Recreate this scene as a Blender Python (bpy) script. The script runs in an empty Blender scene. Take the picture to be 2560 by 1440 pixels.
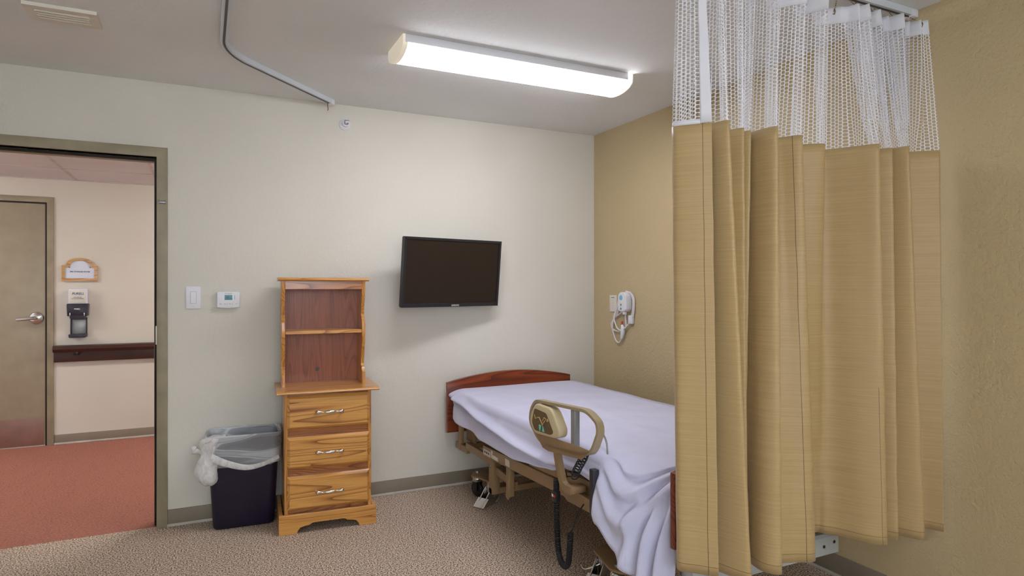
import bpy, bmesh, math, random
from mathutils import Vector, Matrix
random.seed(7)
PI = math.pi
COL = bpy.context.scene.collection
SC = bpy.context.scene

# ------------------------------------------------------------------ materials
def lin(c):
    return tuple((x / 12.92 if x <= 0.04045 else ((x + 0.055) / 1.055) ** 2.4) for x in (v / 255 for v in c))

def L4(c):
    return (*lin(c), 1.0)

class NT:
    """small helper round a material's node tree"""
    def __init__(s, name):
        s.m = bpy.data.materials.new(name); s.m.use_nodes = True
        s.t = s.m.node_tree
        s.b = s.t.nodes['Principled BSDF']; s.out = s.t.nodes['Material Output']
    def n(s, typ, **kw):
        nd = s.t.nodes.new(typ)
        for k, v in kw.items():
            if k in nd.inputs.keys(): nd.inputs[k].default_value = v
            else: setattr(nd, k, v)
        return nd
    def l(s, a, b): s.t.links.new(a, b)
    def math(s, op, a, b=None):
        nd = s.t.nodes.new('ShaderNodeMath'); nd.operation = op
        for i, v in enumerate((a, b)):
            if v is None: continue
            if isinstance(v, (int, float)): nd.inputs[i].default_value = v
            else: s.l(v, nd.inputs[i])
        return nd.outputs[0]
    def coord(s, out='Object', scale=(1, 1, 1), loc=(0, 0, 0), rot=(0, 0, 0)):
        tc = s.n('ShaderNodeTexCoord'); mp = s.n('ShaderNodeMapping')
        mp.inputs['Scale'].default_value = scale; mp.inputs['Location'].default_value = loc; mp.inputs['Rotation'].default_value = rot
        s.l(tc.outputs[out], mp.inputs[0]); return mp.outputs[0]
    def noise(s, vec, scale, detail=2.0, rough=0.5, dist=0.0):
        nd = s.n('ShaderNodeTexNoise'); nd.inputs['Scale'].default_value = scale
        nd.inputs['Detail'].default_value = detail; nd.inputs['Roughness'].default_value = rough
        nd.inputs['Distortion'].default_value = dist
        s.l(vec, nd.inputs['Vector']); return nd.outputs['Fac']
    def ramp(s, fac, stops):
        r = s.n('ShaderNodeValToRGB'); e = r.color_ramp.elements
        while len(e) < len(stops): e.new(0.5)
        for i, (p, c) in enumerate(stops):
            e[i].position = p; e[i].color = L4(c) if len(c) == 3 else c
        s.l(fac, r.inputs[0]); return r.outputs[0]
    def mix(s, fac, a, b, mode='MIX'):
        nd = s.n('ShaderNodeMix'); nd.data_type = 'RGBA'; nd.blend_type = mode
        for i, v in ((0, fac), (6, a), (7, b)):
            if hasattr(v, 'node'): s.l(v, nd.inputs[i])
            else: nd.inputs[i].default_value = v
        return nd.outputs[2]
    def bump(s, h, strength=0.3, dist=0.002):
        b = s.n('ShaderNodeBump'); b.inputs['Strength'].default_value = strength; b.inputs['Distance'].default_value = dist
        s.l(h, b.inputs['Height']); s.l(b.outputs[0], s.b.inputs['Normal'])
    def color(s, c):
        if hasattr(c, 'node'): s.l(c, s.b.inputs['Base Color'])
        else: s.b.inputs['Base Color'].default_value = L4(c)

def plain(name, c, rough=0.5, metal=0.0, spec=0.5, var=0.06, bump=0.0, bscale=300):
    t = NT(name)
    v = t.noise(t.coord(), 9, 3)
    lo = tuple(max(0, x * (1 - var)) for x in c); hi = tuple(min(255, x * (1 + var)) for x in c)
    t.color(t.ramp(v, [(0.3, lo), (0.7, hi)]))
    t.b.inputs['Roughness'].default_value = rough; t.b.inputs['Metallic'].default_value = metal
    t.b.inputs['Specular IOR Level'].default_value = spec
    if bump: t.bump(t.noise(t.coord(), bscale, 2), bump, 0.001)
    return t.m

def paint(name, c, scale=120, strength=0.35, dist=0.003, rough=0.6, var=0.02):
    t = NT(name); co = t.coord()
    a = t.noise(co, scale, 3, 0.55); b = t.noise(co, scale * 0.35, 2)
    h = t.math('ADD', t.math('MULTIPLY', t.math('SMOOTH_MIN', a, 0.62), 1.0), t.math('MULTIPLY', b, 0.5))
    big = t.noise(co, 1.2, 2)
    t.color(t.ramp(big, [(0.3, tuple(x * (1 - var) for x in c)), (0.7, tuple(min(255, x * (1 + var)) for x in c))]))
    t.b.inputs['Roughness'].default_value = rough; t.b.inputs['Specular IOR Level'].default_value = 0.3
    t.bump(h, strength, dist); return t.m

def wood(name, light, mid, dark, axis, rough=0.28, ring=9, coat=0.4, off=(0, 0, 0), pore=0.55):
    t = NT(name)
    sc = [1, 1, 1]; sc[axis] = 0.085
    co = t.coord(scale=tuple(sc), loc=off)
    warp = t.noise(co, 5.0, 2, 0.5)
    big = t.noise(co, ring, 1.0, 0.4, 0.8)
    saw = t.math('FRACT', t.math('MULTIPLY', t.math('ADD', big, t.math('MULTIPLY', warp, 0.35)), 14.0))
    base = t.ramp(saw, [(0.0, mid), (0.25, light), (0.72, mid), (0.9, tuple(0.5 * (a_ + b_) for a_, b_ in zip(mid, dark))), (0.985, dark)])
    sc2 = [1, 1, 1]; sc2[axis] = 0.02
    fine = t.noise(t.coord(scale=tuple(sc2), loc=off), 260, 2, 0.6)
    pores = t.ramp(fine, [(0.36, (0, 0, 0)), (0.5, (255, 255, 255))])
    dk = t.mix(pore, (1, 1, 1, 1), pores)
    t.color(t.mix(0.38, base, dk, 'MULTIPLY'))
    t.b.inputs['Roughness'].default_value = rough
    t.b.inputs['Coat Weight'].default_value = coat; t.b.inputs['Coat Roughness'].default_value = 0.18
    t.bump(fine, 0.12, 0.0006); return t.m

def carpet(name, stops, scale, streak=None):
    t = NT(name); co = t.coord()
    a = t.noise(co, scale, 2, 0.7)
    c = t.ramp(a, stops)
    if streak:
        s = t.noise(t.coord(scale=(1, 0.25, 1), rot=(0, 0, 0.25)), 14, 3, 0.6)
        c = t.mix(t.math('MULTIPLY', s, 0.75), c, L4(streak))
        pep = t.noise(co, scale * 0.8, 1, 0.5)
        c = t.mix(t.ramp(pep, [(0.60, (0, 0, 0)), (0.68, (150, 150, 150))]), c, L4((74, 36, 58)))
    t.color(c); t.b.inputs['Roughness'].default_value = 0.95; t.b.inputs['Specular IOR Level'].default_value = 0.1
    t.bump(a, 0.6, 0.005); return t.m

M = {}
M['wall'] = paint('cream_wall_paint', (221, 216, 204), scale=85, strength=0.45, dist=0.005)
M['accent'] = paint('tan_wall_paint', (199, 179, 140), scale=70, strength=0.7, dist=0.007)
M['hall_wall'] = paint('hall_wall_paint', (216, 209, 196), strength=0.1)
M['ceiling'] = paint('white_ceiling_texture', (236, 238, 238), scale=34, strength=0.4, dist=0.006, rough=0.8)
M['carpet'] = carpet('brown_loop_carpet', [(0.36, (74, 56, 46)), (0.45, (150, 128, 110)), (0.54, (214, 193, 173)), (0.62, (240, 224, 206))], 140)
M['hall_carpet'] = carpet('rust_red_carpet', [(0.35, (132, 86, 82)), (0.5, (168, 110, 98)), (0.64, (184, 130, 116))], 100, (182, 122, 98))
M['frame'] = plain('taupe_frame_paint', (150, 139, 114), 0.45)
M['gasket'] = plain('dark_door_gasket', (34, 22, 18), 0.7)
M['door'] = plain('tan_door_paint', (160, 149, 126), 0.4, var=0.03)
M['kick'] = plain('mauve_kick_plate', (140, 104, 92), 0.4)
M['base'] = plain('grey_vinyl_baseboard', (138, 126, 110), 0.5, var=0.03)
M['shoe'] = plain('pale_baseboard_toe', (196, 190, 180), 0.6)
M['white'] = plain('white_plastic', (232, 232, 236), 0.35, var=0.01)
M['white2'] = plain('warm_white_enamel', (228, 222, 208), 0.4, var=0.02)
M['grey_print'] = plain('grey_print', (120, 120, 128), 0.6)
M['black'] = plain('black_plastic', (24, 24, 28), 0.35)
M['dark_grey'] = plain('charcoal_plastic', (46, 46, 58), 0.4)
M['steel'] = plain('polished_steel', (205, 205, 205), 0.18, 1.0, var=0.03)
M['nickel'] = plain('satin_nickel', (214, 208, 196), 0.22, 1.0, var=0.03)
M['dull_metal'] = plain('dull_zinc_metal', (150, 150, 150), 0.4, 0.9)
M['oak_x'] = wood('honey_oak_along_width', (222, 162, 86), (212, 150, 74), (150, 90, 38), 0, off=(0.3, 0.1, 0.7))
M['oak_z'] = wood('honey_oak_upright', (214, 152, 74), (202, 138, 62), (152, 92, 40), 2, off=(1.3, 0.4, 0.2))
M['oak_edge'] = wood('dark_oak_rail', (186, 120, 62), (168, 100, 50), (112, 60, 30), 0, off=(2.2, 0.1, 1.7))
M['brown_back'] = wood('red_brown_back_panel', (166, 94, 56), (156, 86, 50), (132, 68, 40), 2, coat=0.1, rough=0.4, off=(0.2, 3.1, 0.5))
M['mahogany'] = wood('mahogany_laminate', (142, 66, 34), (122, 50, 26), (88, 34, 18), 0, coat=0.2, rough=0.35, off=(4.1, 0.3, 0.3), ring=5, pore=0.3)
M['handrail'] = plain('dark_brown_handrail', (66, 38, 30), 0.35)
M['sign_oak'] = wood('sign_oak', (206, 160, 92), (190, 140, 72), (150, 98, 44), 0, coat=0.2)
M['navy'] = plain('dark_navy_plastic', (26, 21, 46), 0.38, var=0.1, bump=0.08)
M['beige_metal'] = plain('beige_bed_enamel', (166, 150, 118), 0.38, 0.0, var=0.03)
M['tan_metal'] = plain('tan_bed_frame_enamel', (150, 122, 88), 0.42, 0.0, var=0.04)
M['grey_metal'] = plain('grey_coated_steel', (150, 152, 152), 0.35, 0.3)
M['pale_metal'] = plain('pale_grey_enamel', (190, 194, 194), 0.4, 0.0, var=0.02)
M['panel_beige'] = plain('beige_control_plastic', (206, 190, 152), 0.4, var=0.01)
M['panel_brown'] = plain('brown_control_membrane', (104, 84, 54), 0.45, var=0.03)
M['icon_tan'] = plain('tan_icon_ink', (206, 170, 118), 0.5)
M['icon_teal'] = plain('teal_icon_ink', (110, 206, 190), 0.45)
M['rubber'] = plain('black_rubber', (20, 20, 24), 0.6)
M['lcd'] = plain('teal_lcd', (92, 152, 160), 0.25)
M['lcd_ink'] = plain('lcd_ink', (16, 66, 86), 0.4)
M['blue'] = plain('light_blue_button', (124, 200, 226), 0.35)
M['red'] = plain('orange_red_button', (206, 72, 30), 0.4)
M['ink'] = plain('black_ink', (52, 54, 66), 0.6)
M['blue_ink'] = plain('blue_ink', (40, 92, 140), 0.6)
M['red_label'] = plain('red_label', (190, 40, 36), 0.5)
M['paper'] = plain('pale_blue_sign_paper', (216, 222, 236), 0.6, var=0.01)
M['sticker'] = plain('white_sticker', (222, 216, 204), 0.5)
M['tile'] = paint('acoustic_tile', (226, 226, 230), scale=260, strength=0.15, dist=0.002, rough=0.9)
M['tee'] = plain('white_ceiling_tee', (206, 196, 194), 0.5)
M['trackw'] = plain('white_track_enamel', (214, 220, 226), 0.35, var=0.01)
M['track_slot'] = plain('dark_track_slot', (70, 72, 72), 0.5)
M['tv_bezel'] = plain('black_tv_bezel', (40, 40, 46), 0.3)
M['bead'] = plain('brass_bead_chain', (150, 124, 84), 0.35, 0.8)
M['cord_white'] = plain('white_cord', (226, 224, 224), 0.4, var=0.01)

t = NT('television_screen'); t.color(t.ramp(t.noise(t.coord(), 3, 2), [(0.3, (42, 33, 27)), (0.7, (46, 37, 30))]))
t.b.inputs['Roughness'].default_value = 0.3; t.b.inputs['Specular IOR Level'].default_value = 0.35; M['screen'] = t.m

def emitter(name, c, strength):
    t = NT(name); t.color(c); t.b.inputs['Emission Color'].default_value = L4(c)
    t.b.inputs['Emission Strength'].default_value = strength; t.b.inputs['Roughness'].default_value = 0.4
    return t.m
M['lamp'] = emitter('lit_acrylic_diffuser', (246, 247, 255), 14)
M['lamp_end'] = emitter('translucent_lamp_end_cap', (236, 226, 206), 0.25)
M['hall_lamp'] = emitter('hall_light_panel', (250, 248, 246), 15)

# blanket: soft lavender white thermal blanket
t = NT('lavender_blanket'); co = t.coord()
t.color(t.ramp(t.noise(co, 6, 3), [(0.3, (206, 206, 232)), (0.7, (214, 214, 238))]))
t.b.inputs['Roughness'].default_value = 0.9; t.b.inputs['Specular IOR Level'].default_value = 0.15
t.b.inputs['Sheen Weight'].default_value = 0.25
w = t.noise(t.coord(scale=(1, 1, 1)), 420, 1); big = t.noise(co, 22, 3)
t.bump(t.math('ADD', w, t.math('MULTIPLY', big, 1.2)), 0.28, 0.003); M['blanket'] = t.m

# curtain cloth: tan with horizontal slubs; UV is in metres (along the cloth, height)
t = NT('tan_slub_curtain_cloth')
uv = t.coord('UV', scale=(3.0, 190, 1)); n1 = t.noise(uv, 1.0, 3, 0.6)
n2 = t.noise(t.coord('UV', scale=(9, 600, 1)), 1.0, 2); n3 = t.noise(t.coord('UV', scale=(1.5, 1.2, 1)), 1.0, 2)
c = t.ramp(n1, [(0.25, (179, 152, 104)), (0.5, (187, 160, 111)), (0.75, (195, 169, 120))])
c = t.mix(t.math('MULTIPLY', n2, 0.14), c, L4((166, 134, 84)))
sep = t.n('ShaderNodeSeparateXYZ'); t.l(t.coord('UV'), sep.inputs[0])
def seam(at, wid, axis):
    d = t.math('ABSOLUTE', t.math('SUBTRACT', sep.outputs[axis], at))
    return t.math('LESS_THAN', d, wid)
mask = seam(0.030, 0.0012, 0)
for s_ in (seam(1.125, 0.0012, 0), t.math('MULTIPLY', seam(1.682, 0.0010, 0), t.math('LESS_THAN', sep.outputs[1], 0.95)), seam(0.408, 0.0009, 1)):
    mask = t.math('MAXIMUM', mask, s_)
c = t.mix(t.math('MULTIPLY', mask, 0.75), c, L4((92, 70, 36)))
t.color(c); t.b.inputs['Roughness'].default_value = 0.5; t.b.inputs['Specular IOR Level'].default_value = 0.45
t.b.inputs['Sheen Weight'].default_value = 0.15
pk = t.noise(t.coord('UV', scale=(8, 16, 1)), 1.0, 2)
t.bump(t.math('ADD', t.math('MULTIPLY', n1, 0.25), t.math('MULTIPLY', pk, 2.0)), 0.3, 0.004); M['curtain'] = t.m

# open net: rounded cells offset brickwise; the holes are real openings (transparent)
t = NT('white_hexagonal_net')
sep = t.n('ShaderNodeSeparateXYZ'); t.l(t.coord('UV'), sep.inputs[0])
pu, pv = 0.0138, 0.0130
cu = t.math('DIVIDE', sep.outputs[0], pu); col_ = t.math('FLOOR', cu)
fx = t.math('SUBTRACT', t.math('FRACT', cu), 0.5)
vv = t.math('ADD', t.math('DIVIDE', sep.outputs[1], pv), t.math('MULTIPLY', t.math('MODULO', col_, 2.0), 0.5))
fy = t.math('SUBTRACT', t.math('FRACT', vv), 0.5)
e1 = t.math('POWER', t.math('ABSOLUTE', t.math('DIVIDE', fx, 0.41)), 3.5)
e2 = t.math('POWER', t.math('ABSOLUTE', t.math('DIVIDE', fy, 0.415)), 3.5)
hole = t.math('LESS_THAN', t.math('ADD', e1, e2), 1.0)
t.color((236, 236, 240)); t.b.inputs['Roughness'].default_value = 0.7
tr = t.n('ShaderNodeBsdfTransparent'); mx = t.n('ShaderNodeMixShader')
t.l(hole, mx.inputs[0]); t.l(t.b.outputs[0], mx.inputs[1]); t.l(tr.outputs[0], mx.inputs[2]); t.l(mx.outputs[0], t.out.inputs[0])
M['net'] = t.m
M['tape'] = plain('white_curtain_tape', (232, 232, 238), 0.7, var=0.01)

# thin milky film of the bin liner
t = NT('milky_plastic_film'); n = t.noise(t.coord(scale=(0.5, 0.5, 3.2), rot=(0.0, 0.5, 0.0)), 6, 1, 0.4, 0.1)
t.color((232, 236, 240)); t.b.inputs['Roughness'].default_value = 0.28
a = t.ramp(n, [(0.36, (0.26, 0.26, 0.26, 1)), (0.50, (0.36, 0.36, 0.36, 1)), (0.53, (0.72, 0.72, 0.72, 1)), (0.57, (0.42, 0.42, 0.42, 1)), (0.64, (0.62, 0.62, 0.62, 1))])
t.l(a, t.b.inputs['Alpha']); t.bump(n, 0.2, 0.004); M['film'] = t.m
t = NT('gathered_plastic_film'); n = t.noise(t.coord(scale=(1, 1, 0.5)), 30, 4, 0.6, 1.0)
t.color((236, 234, 232)); t.b.inputs['Roughness'].default_value = 0.35
a = t.ramp(n, [(0.3, (0.55, 0.55, 0.55, 1)), (0.7, (0.88, 0.88, 0.88, 1))])
t.l(a, t.b.inputs['Alpha']); t.bump(n, 0.3, 0.004); M['film2'] = t.m
t = NT('window_glass'); t.color((240, 246, 250)); t.b.inputs['Transmission Weight'].default_value = 1.0; t.b.inputs['Roughness'].default_value = 0.02
t.b.inputs['IOR'].default_value = 1.05; M['glass'] = t.m
t = NT('clear_dispenser_window'); t.color((226, 228, 240)); t.b.inputs['Roughness'].default_value = 0.12; M['clear'] = t.m

# ------------------------------------------------------------------ mesh helpers
class MB:
    def __init__(s): s.b = bmesh.new(); s.uv = None
    def box(s, x0, x1, y0, y1, z0, z1, bev=0.0, mat=None, seg=2):
        g = bmesh.ops.create_cube(s.b, size=1.0)
        for v in g['verts']:
            v.co = Vector(((x0 + x1) / 2 + v.co.x * (x1 - x0), (y0 + y1) / 2 + v.co.y * (y1 - y0), (z0 + z1) / 2 + v.co.z * (z1 - z0)))
        if bev > 0:
            es = list({e for v in g['verts'] for e in v.link_edges})
            r = bmesh.ops.bevel(s.b, geom=es, offset=bev, segments=seg, profile=0.5, affect='EDGES')
            vs = list({v for v in g['verts'] if v.is_valid} | set(r['verts']))
        else: vs = g['verts']
        if mat is not None: bmesh.ops.transform(s.b, matrix=mat, verts=vs)
        return s
    def cyl(s, p0, p1, r0, r1=None, n=24, caps=True):
        p0, p1 = Vector(p0), Vector(p1); d = p1 - p0; r1 = r0 if r1 is None else r1
        mt = Matrix.Translation((p0 + p1) / 2) @ d.to_track_quat('Z', 'Y').to_matrix().to_4x4()
        bmesh.ops.create_cone(s.b, cap_ends=caps, segments=n, radius1=r0, radius2=r1, depth=d.length, matrix=mt); return s
    def lathe(s, prof, origin, axis=(0, 0, 1), n=32):
        """prof: (radius, height) list round AXIS through ORIGIN"""
        q = Vector(axis).to_track_quat('Z', 'Y'); o = Vector(origin); rings = []
        for r, hh in prof:
            if r < 1e-6: rings.append([s.b.verts.new(o + q @ Vector((0, 0, hh)))])
            else: rings.append([s.b.verts.new(o + q @ Vector((r * math.cos(2 * PI * k / n), r * math.sin(2 * PI * k / n), hh))) for k in range(n)])
        for a, c in zip(rings, rings[1:]):
            for k in range(n):
                k2 = (k + 1) % n
                f = [a[k % len(a)], a[k2 % len(a)], c[k2 % len(c)], c[k % len(c)]]
                f = list(dict.fromkeys(f))
                if len(f) > 2:
                    try: s.b.faces.new(f)
                    except ValueError: pass
        return s
    def tube(s, pts, r, n=8, closed=False, sect=None, up=None, caps=True):
        """sweep a circle (or SECT: list of (a, b)) along PTS; UP fixes the section's first axis"""
        P = [Vector(p) for p in pts]; N = len(P); rings = []
        sect_ = sect or [(math.cos(2 * PI * k / n), math.sin(2 * PI * k / n)) for k in range(n)]
        prev = None
        for i, p in enumerate(P):
            if closed: tn = (P[(i + 1) % N] - P[i - 1])
            else: tn = P[min(i + 1, N - 1)] - P[max(i - 1, 0)]
            tn.normalize()
            if up is not None: a = Vector(up); a = (a - tn * a.dot(tn)).normalized()
            elif prev is None:
                a = tn.orthogonal().normalized()
            else: a = (prev - tn * prev.dot(tn)).normalized()
            prev = a; bb = tn.cross(a)
            rr = r[i] if isinstance(r, (list, tuple)) else r
            rings.append([s.b.verts.new(p + (a * x + bb * y) * rr) for x, y in sect_])
        m = len(sect_); rng = range(N if closed else N - 1)
        for i in rng:
            A, B_ = rings[i], rings[(i + 1) % N]
            for k in range(m): s.b.faces.new((A[k], A[(k + 1) % m], B_[(k + 1) % m], B_[k]))
        if caps and not closed:
            s.b.faces.new(rings[0][::-1]); s.b.faces.new(rings[-1])
        return s
    def prism(s, poly, axis, a0, a1, bev=0.0, seg=2):
        """extrude POLY along AXIS from a0 to a1; poly gives the two other coordinates in xyz order"""
        def mk(p, a):
            c = list(p); c.insert(axis, a); return s.b.verts.new(c)
        A = [mk(p, a0) for p in poly]; B_ = [mk(p, a1) for p in poly]; n = len(poly)
        fs = [s.b.faces.new(A), s.b.faces.new(B_[::-1])]
        for k in range(n): fs.append(s.b.faces.new((A[(k + 1) % n], A[k], B_[k], B_[(k + 1) % n])))
        bmesh.ops.recalc_face_normals(s.b, faces=fs)
        if bev > 0:
            es = [e for f in fs[:2] for e in f.edges]
            bmesh.ops.bevel(s.b, geom=es, offset=bev, segments=seg, profile=0.5, affect='EDGES')
        return s
    def frame(s, outer, inner, axis, a0, a1):
        """ring between two outlines of equal length, extruded"""
        def mk(p, a):
            c = list(p); c.insert(axis, a); return s.b.verts.new(c)
        n = len(outer)
        R = [[mk(p, a) for p in o] for o in (outer, inner) for a in (a0, a1)]
        fs = []
        for k in range(n):
            j = (k + 1) % n
            for X, Y in ((R[0], R[1]), (R[1], R[3]), (R[3], R[2]), (R[2], R[0])):
                fs.append(s.b.faces.new((X[k], X[j], Y[j], Y[k])))
        bmesh.ops.recalc_face_normals(s.b, faces=fs); return s
    def grid(s, rows, uvs=None, closed=False):
        """rows: list of equal point lists"""
        V = [[s.b.verts.new(p) for p in r] for r in rows]
        if uvs and s.uv is None: s.uv = s.b.loops.layers.uv.new('UVMap')
        m = len(rows[0]); rng = range(m if closed else m - 1)
        for i in range(len(rows) - 1):
            for k in rng:
                j = (k + 1) % m
                f = s.b.faces.new((V[i][k], V[i][j], V[i + 1][j], V[i + 1][k]))
                if uvs:
                    for lp, (a, c) in zip(f.loops, ((i, k), (i, j), (i + 1, j), (i + 1, k))): lp[s.uv].uv = uvs[a][c]
        return V
    def build(s, name, mat, parent=None, smooth=True, angle=35, world=True):
        bmesh.ops.remove_doubles(s.b, verts=s.b.verts, dist=1e-6)
        me = bpy.data.meshes.new(name)
        for f in s.b.faces: f.smooth = smooth
        for e in s.b.edges:
            if len(e.link_faces) == 2 and e.calc_face_angle(0) > math.radians(angle): e.smooth = False
        s.b.to_mesh(me); s.b.free()
        if mat is not None: me.materials.append(mat)
        return link(name, me, parent, world)

def link(name, me, parent=None, world=True):
    o = bpy.data.objects.new(name, me); COL.objects.link(o)
    if parent is not None:
        o.parent = parent
        if world: o.matrix_basis = wm(parent).inverted()
    return o

def wm(o):
    m = Matrix.LocRotScale(o.location, o.rotation_euler, o.scale) if o.parent is None else wm(o.parent) @ o.matrix_basis
    return m

def tag(o, label=None, cat=None, group=None, kind=None):
    if label: o['label'] = label
    if cat: o['category'] = cat
    if group: o['group'] = group
    if kind: o['kind'] = kind
    return o

def thing(name, label, cat, loc=(0, 0, 0), rz=0.0, group=None, kind=None):
    o = bpy.data.objects.new(name, None); COL.objects.link(o); o.empty_display_size = 0.05
    o.location = loc; o.rotation_euler = (0, 0, rz)
    return tag(o, label, cat, group, kind)

def struct(o): o['kind'] = 'structure'; return o

def text(name, body, size, mat, parent, matrix, ext=0.0004, align='CENTER', shear=0.0, bold=0.0):
    cu = bpy.data.curves.new(name, 'FONT'); cu.body = body; cu.size = size; cu.extrude = ext; cu.offset = bold
    cu.align_x = align; cu.align_y = 'CENTER'; cu.shear = shear; cu.resolution_u = 3
    tmp = bpy.data.objects.new('tmp_text', cu); COL.objects.link(tmp)
    dg = bpy.context.evaluated_depsgraph_get(); dg.update()
    me = bpy.data.meshes.new_from_object(tmp.evaluated_get(dg)); me.name = name
    bpy.data.objects.remove(tmp); bpy.data.curves.remove(cu)
    me.materials.clear(); me.materials.append(mat); me.transform(matrix)
    return link(name, me, parent)

def rot_face(n, loc):
    """matrix for flat text (in XY) standing upright at LOC and facing the horizontal normal N"""
    n = Vector(n).normalized(); z = Vector((0, 0, 1)); x = z.cross(n)
    m = Matrix((x, z, n)).transposed().to_4x4(); m.translation = Vector(loc); return m

def crom(P, n, closed=False):
    """Catmull-Rom through tuples P, n points a segment"""
    out = []; N = len(P); S = N if closed else N - 1
    for i in range(S):
        p = [P[(i + k - 1) % N] if closed else P[min(max(i + k - 1, 0), N - 1)] for k in range(4)]
        for j in range(n):
            u = j / n
            out.append(tuple(0.5 * ((2 * b) + (c - a) * u + (2 * a - 5 * b + 4 * c - d) * u * u + (3 * b - a - 3 * c + d) * u ** 3) for a, b, c, d in zip(*p)))
    if not closed: out.append(tuple(P[-1]))
    return out

def interp(tab, x):
    tab = sorted(tab)
    if x <= tab[0][0]: return tab[0][1]
    for (a, va), (b, vb) in zip(tab, tab[1:]):
        if x <= b:
            u = (x - a) / (b - a); u = u * u * (3 - 2 * u); return va + (vb - va) * u
    return tab[-1][1]

def round_poly(pts, r, seg=5):
    out = []; n = len(pts)
    for i in range(n):
        p = Vector(pts[i]); a = Vector(pts[i - 1]) - p; b = Vector(pts[(i + 1) % n]) - p
        rr = min(r, a.length * 0.45, b.length * 0.45)
        s0 = p + a.normalized() * rr; s1 = p + b.normalized() * rr
        for k in range(seg + 1):
            u = k / seg; q = s0.lerp(p, u).lerp(p.lerp(s1, u), u); out.append((q.x, q.y))
    return out

def rrect(x0, x1, y0, y1, r, seg=6):
    out = []
    for cx, cy, a in ((x1 - r, y1 - r, 0), (x0 + r, y1 - r, 90), (x0 + r, y0 + r, 180), (x1 - r, y0 + r, 270)):
        for k in range(seg + 1):
            t_ = math.radians(a + 90 * k / seg); out.append((cx + r * math.cos(t_), cy + r * math.sin(t_)))
    return out

# ------------------------------------------------------------------ the setting
A, B, H = 3.98, 2.60, 2.44           # back wall, right wall, ceiling height
HY, HH = 6.45, 2.22                  # far hall wall, hall ceiling
XL, YF = -2.5, -2.5                  # left and front walls of the room
DX0, DX1, DZ = -1.345, -0.235, 2.03  # clear opening of the room door

struct(MB().box(XL, B, YF, 4.0, -0.05, 0).build('floor', M['carpet']))
struct(MB().box(-4.2, 2.2, 4.0, HY, -0.05, 0).build('floor_hall', M['hall_carpet']))
struct(MB().box(XL - 0.1, B + 0.1, YF - 0.1, A, H, H + 0.06).build('ceiling', M['ceiling']))
b = MB(); b.box(DX1, B, A, A + 0.12, 0, H + 0.06); b.box(XL, DX0, A, A + 0.12, 0, H + 0.06); b.box(DX0, DX1, A, A + 0.12, DZ, H + 0.06)
struct(b.build('wall_back', M['wall'], smooth=False))
struct(MB().box(B, B + 0.1, YF, A + 0.12, 0, H).build('wall_right', M['accent'], smooth=False))
struct(MB().box(XL - 0.1, XL, YF, A + 0.12, 0, H).build('wall_left', M['wall'], smooth=False))
WX0, WX1, WZ0, WZ1 = -2.1, 1.0, 0.95, 2.3
b = MB(); b.box(XL, WX0, YF - 0.1, YF, 0, H); b.box(WX1, B, YF - 0.1, YF, 0, H); b.box(WX0, WX1, YF - 0.1, YF, 0, WZ0); b.box(WX0, WX1, YF - 0.1, YF, WZ1, H)
struct(b.build('wall_front', M['wall'], smooth=False))
w = thing('window_1', None, None, ((WX0 + WX1) / 2, YF - 0.05, WZ0), kind='structure')
b = MB(); t_ = 0.05
b.box(WX0, WX1, YF - 0.1, YF + 0.01, WZ0, WZ0 + t_, 0.004).box(WX0, WX1, YF - 0.1, YF + 0.01, WZ1 - t_, WZ1, 0.004)
for xx in (WX0, (WX0 + WX1) / 2 - t_ / 2, WX1 - t_): b.box(xx, xx + t_, YF - 0.1, YF + 0.01, WZ0 + t_, WZ1 - t_, 0.004)
b.build('window_frame', M['white'], w)
MB().box(WX0 + t_, WX1 - t_, YF - 0.055, YF - 0.05, WZ0 + t_, WZ1 - t_).build('pane', M['glass'], w)

# hall beyond the door
struct(MB().box(-4.2, 2.2, HY, HY + 0.1, 0, HH + 0.2).build('wall_hall', M['hall_wall'], smooth=False))
struct(MB().box(-4.3, -4.2, 4.1, HY, 0, HH + 0.2).build('wall_hall_left', M['hall_wall'], smooth=False))
struct(MB().box(2.2, 2.3, 4.1, HY, 0, HH + 0.2).build('wall_hall_right', M['hall_wall'], smooth=False))
hc = thing('ceiling_hall', None, None, (-1, 5.2, HH), kind='structure')
MB().box(-4.2, 2.2, A + 0.12, HY, HH, HH + 0.05).build('tile_panel', M['tile'], hc)
b = MB()
for k in range(-5, 6):
    x = -0.97 + 0.61 * k; b.box(x - 0.012, x + 0.012, A + 0.12, HY, HH - 0.004, HH + 0.001)
for y in (4.61, 5.22, 5.83):
    b.box(-4.2, 2.2, y - 0.006, y + 0.006, HH - 0.004, HH + 0.001)
b.box(-4.2, 2.2, HY - 0.02, HY, HH - 0.005, HH + 0.001)
b.build('ceiling_grid', M['tee'], hc, smooth=False)
for x, y in ((-2.75, 5.25), (0.95, 5.25)):
    MB().box(x - 0.6, x + 0.6, y - 0.13, y + 0.13, HH - 0.085, HH, 0.02).build('light_panel', M['hall_lamp'], hc)

def base_run(nm, x0, x1, y0, y1, h_, face):
    o = thing(nm, None, None, ((x0 + x1) / 2, (y0 + y1) / 2, 0), kind='structure')
    MB().box(x0, x1, y0, y1, 0, h_, 0.002).build('cove', M['base'], o)
    a, c, d, e = x0, x1, y0, y1
    if face == '-y': d -= 0.008; e = y0
    if face == '-x': a -= 0.008; c = x0
    MB().box(a, c, d, e, 0, 0.016, 0.003).build('toe', M['shoe'], o)
base_run('baseboard_back', -0.185, B - 0.008, A - 0.008, A, 0.092, '-y')
base_run('baseboard_right', B - 0.008, B, YF, A - 0.016, 0.1, '-x')
base_run('baseboard_hall', -1.13, 2.2, HY - 0.008, HY, 0.082, '-y')

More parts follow.
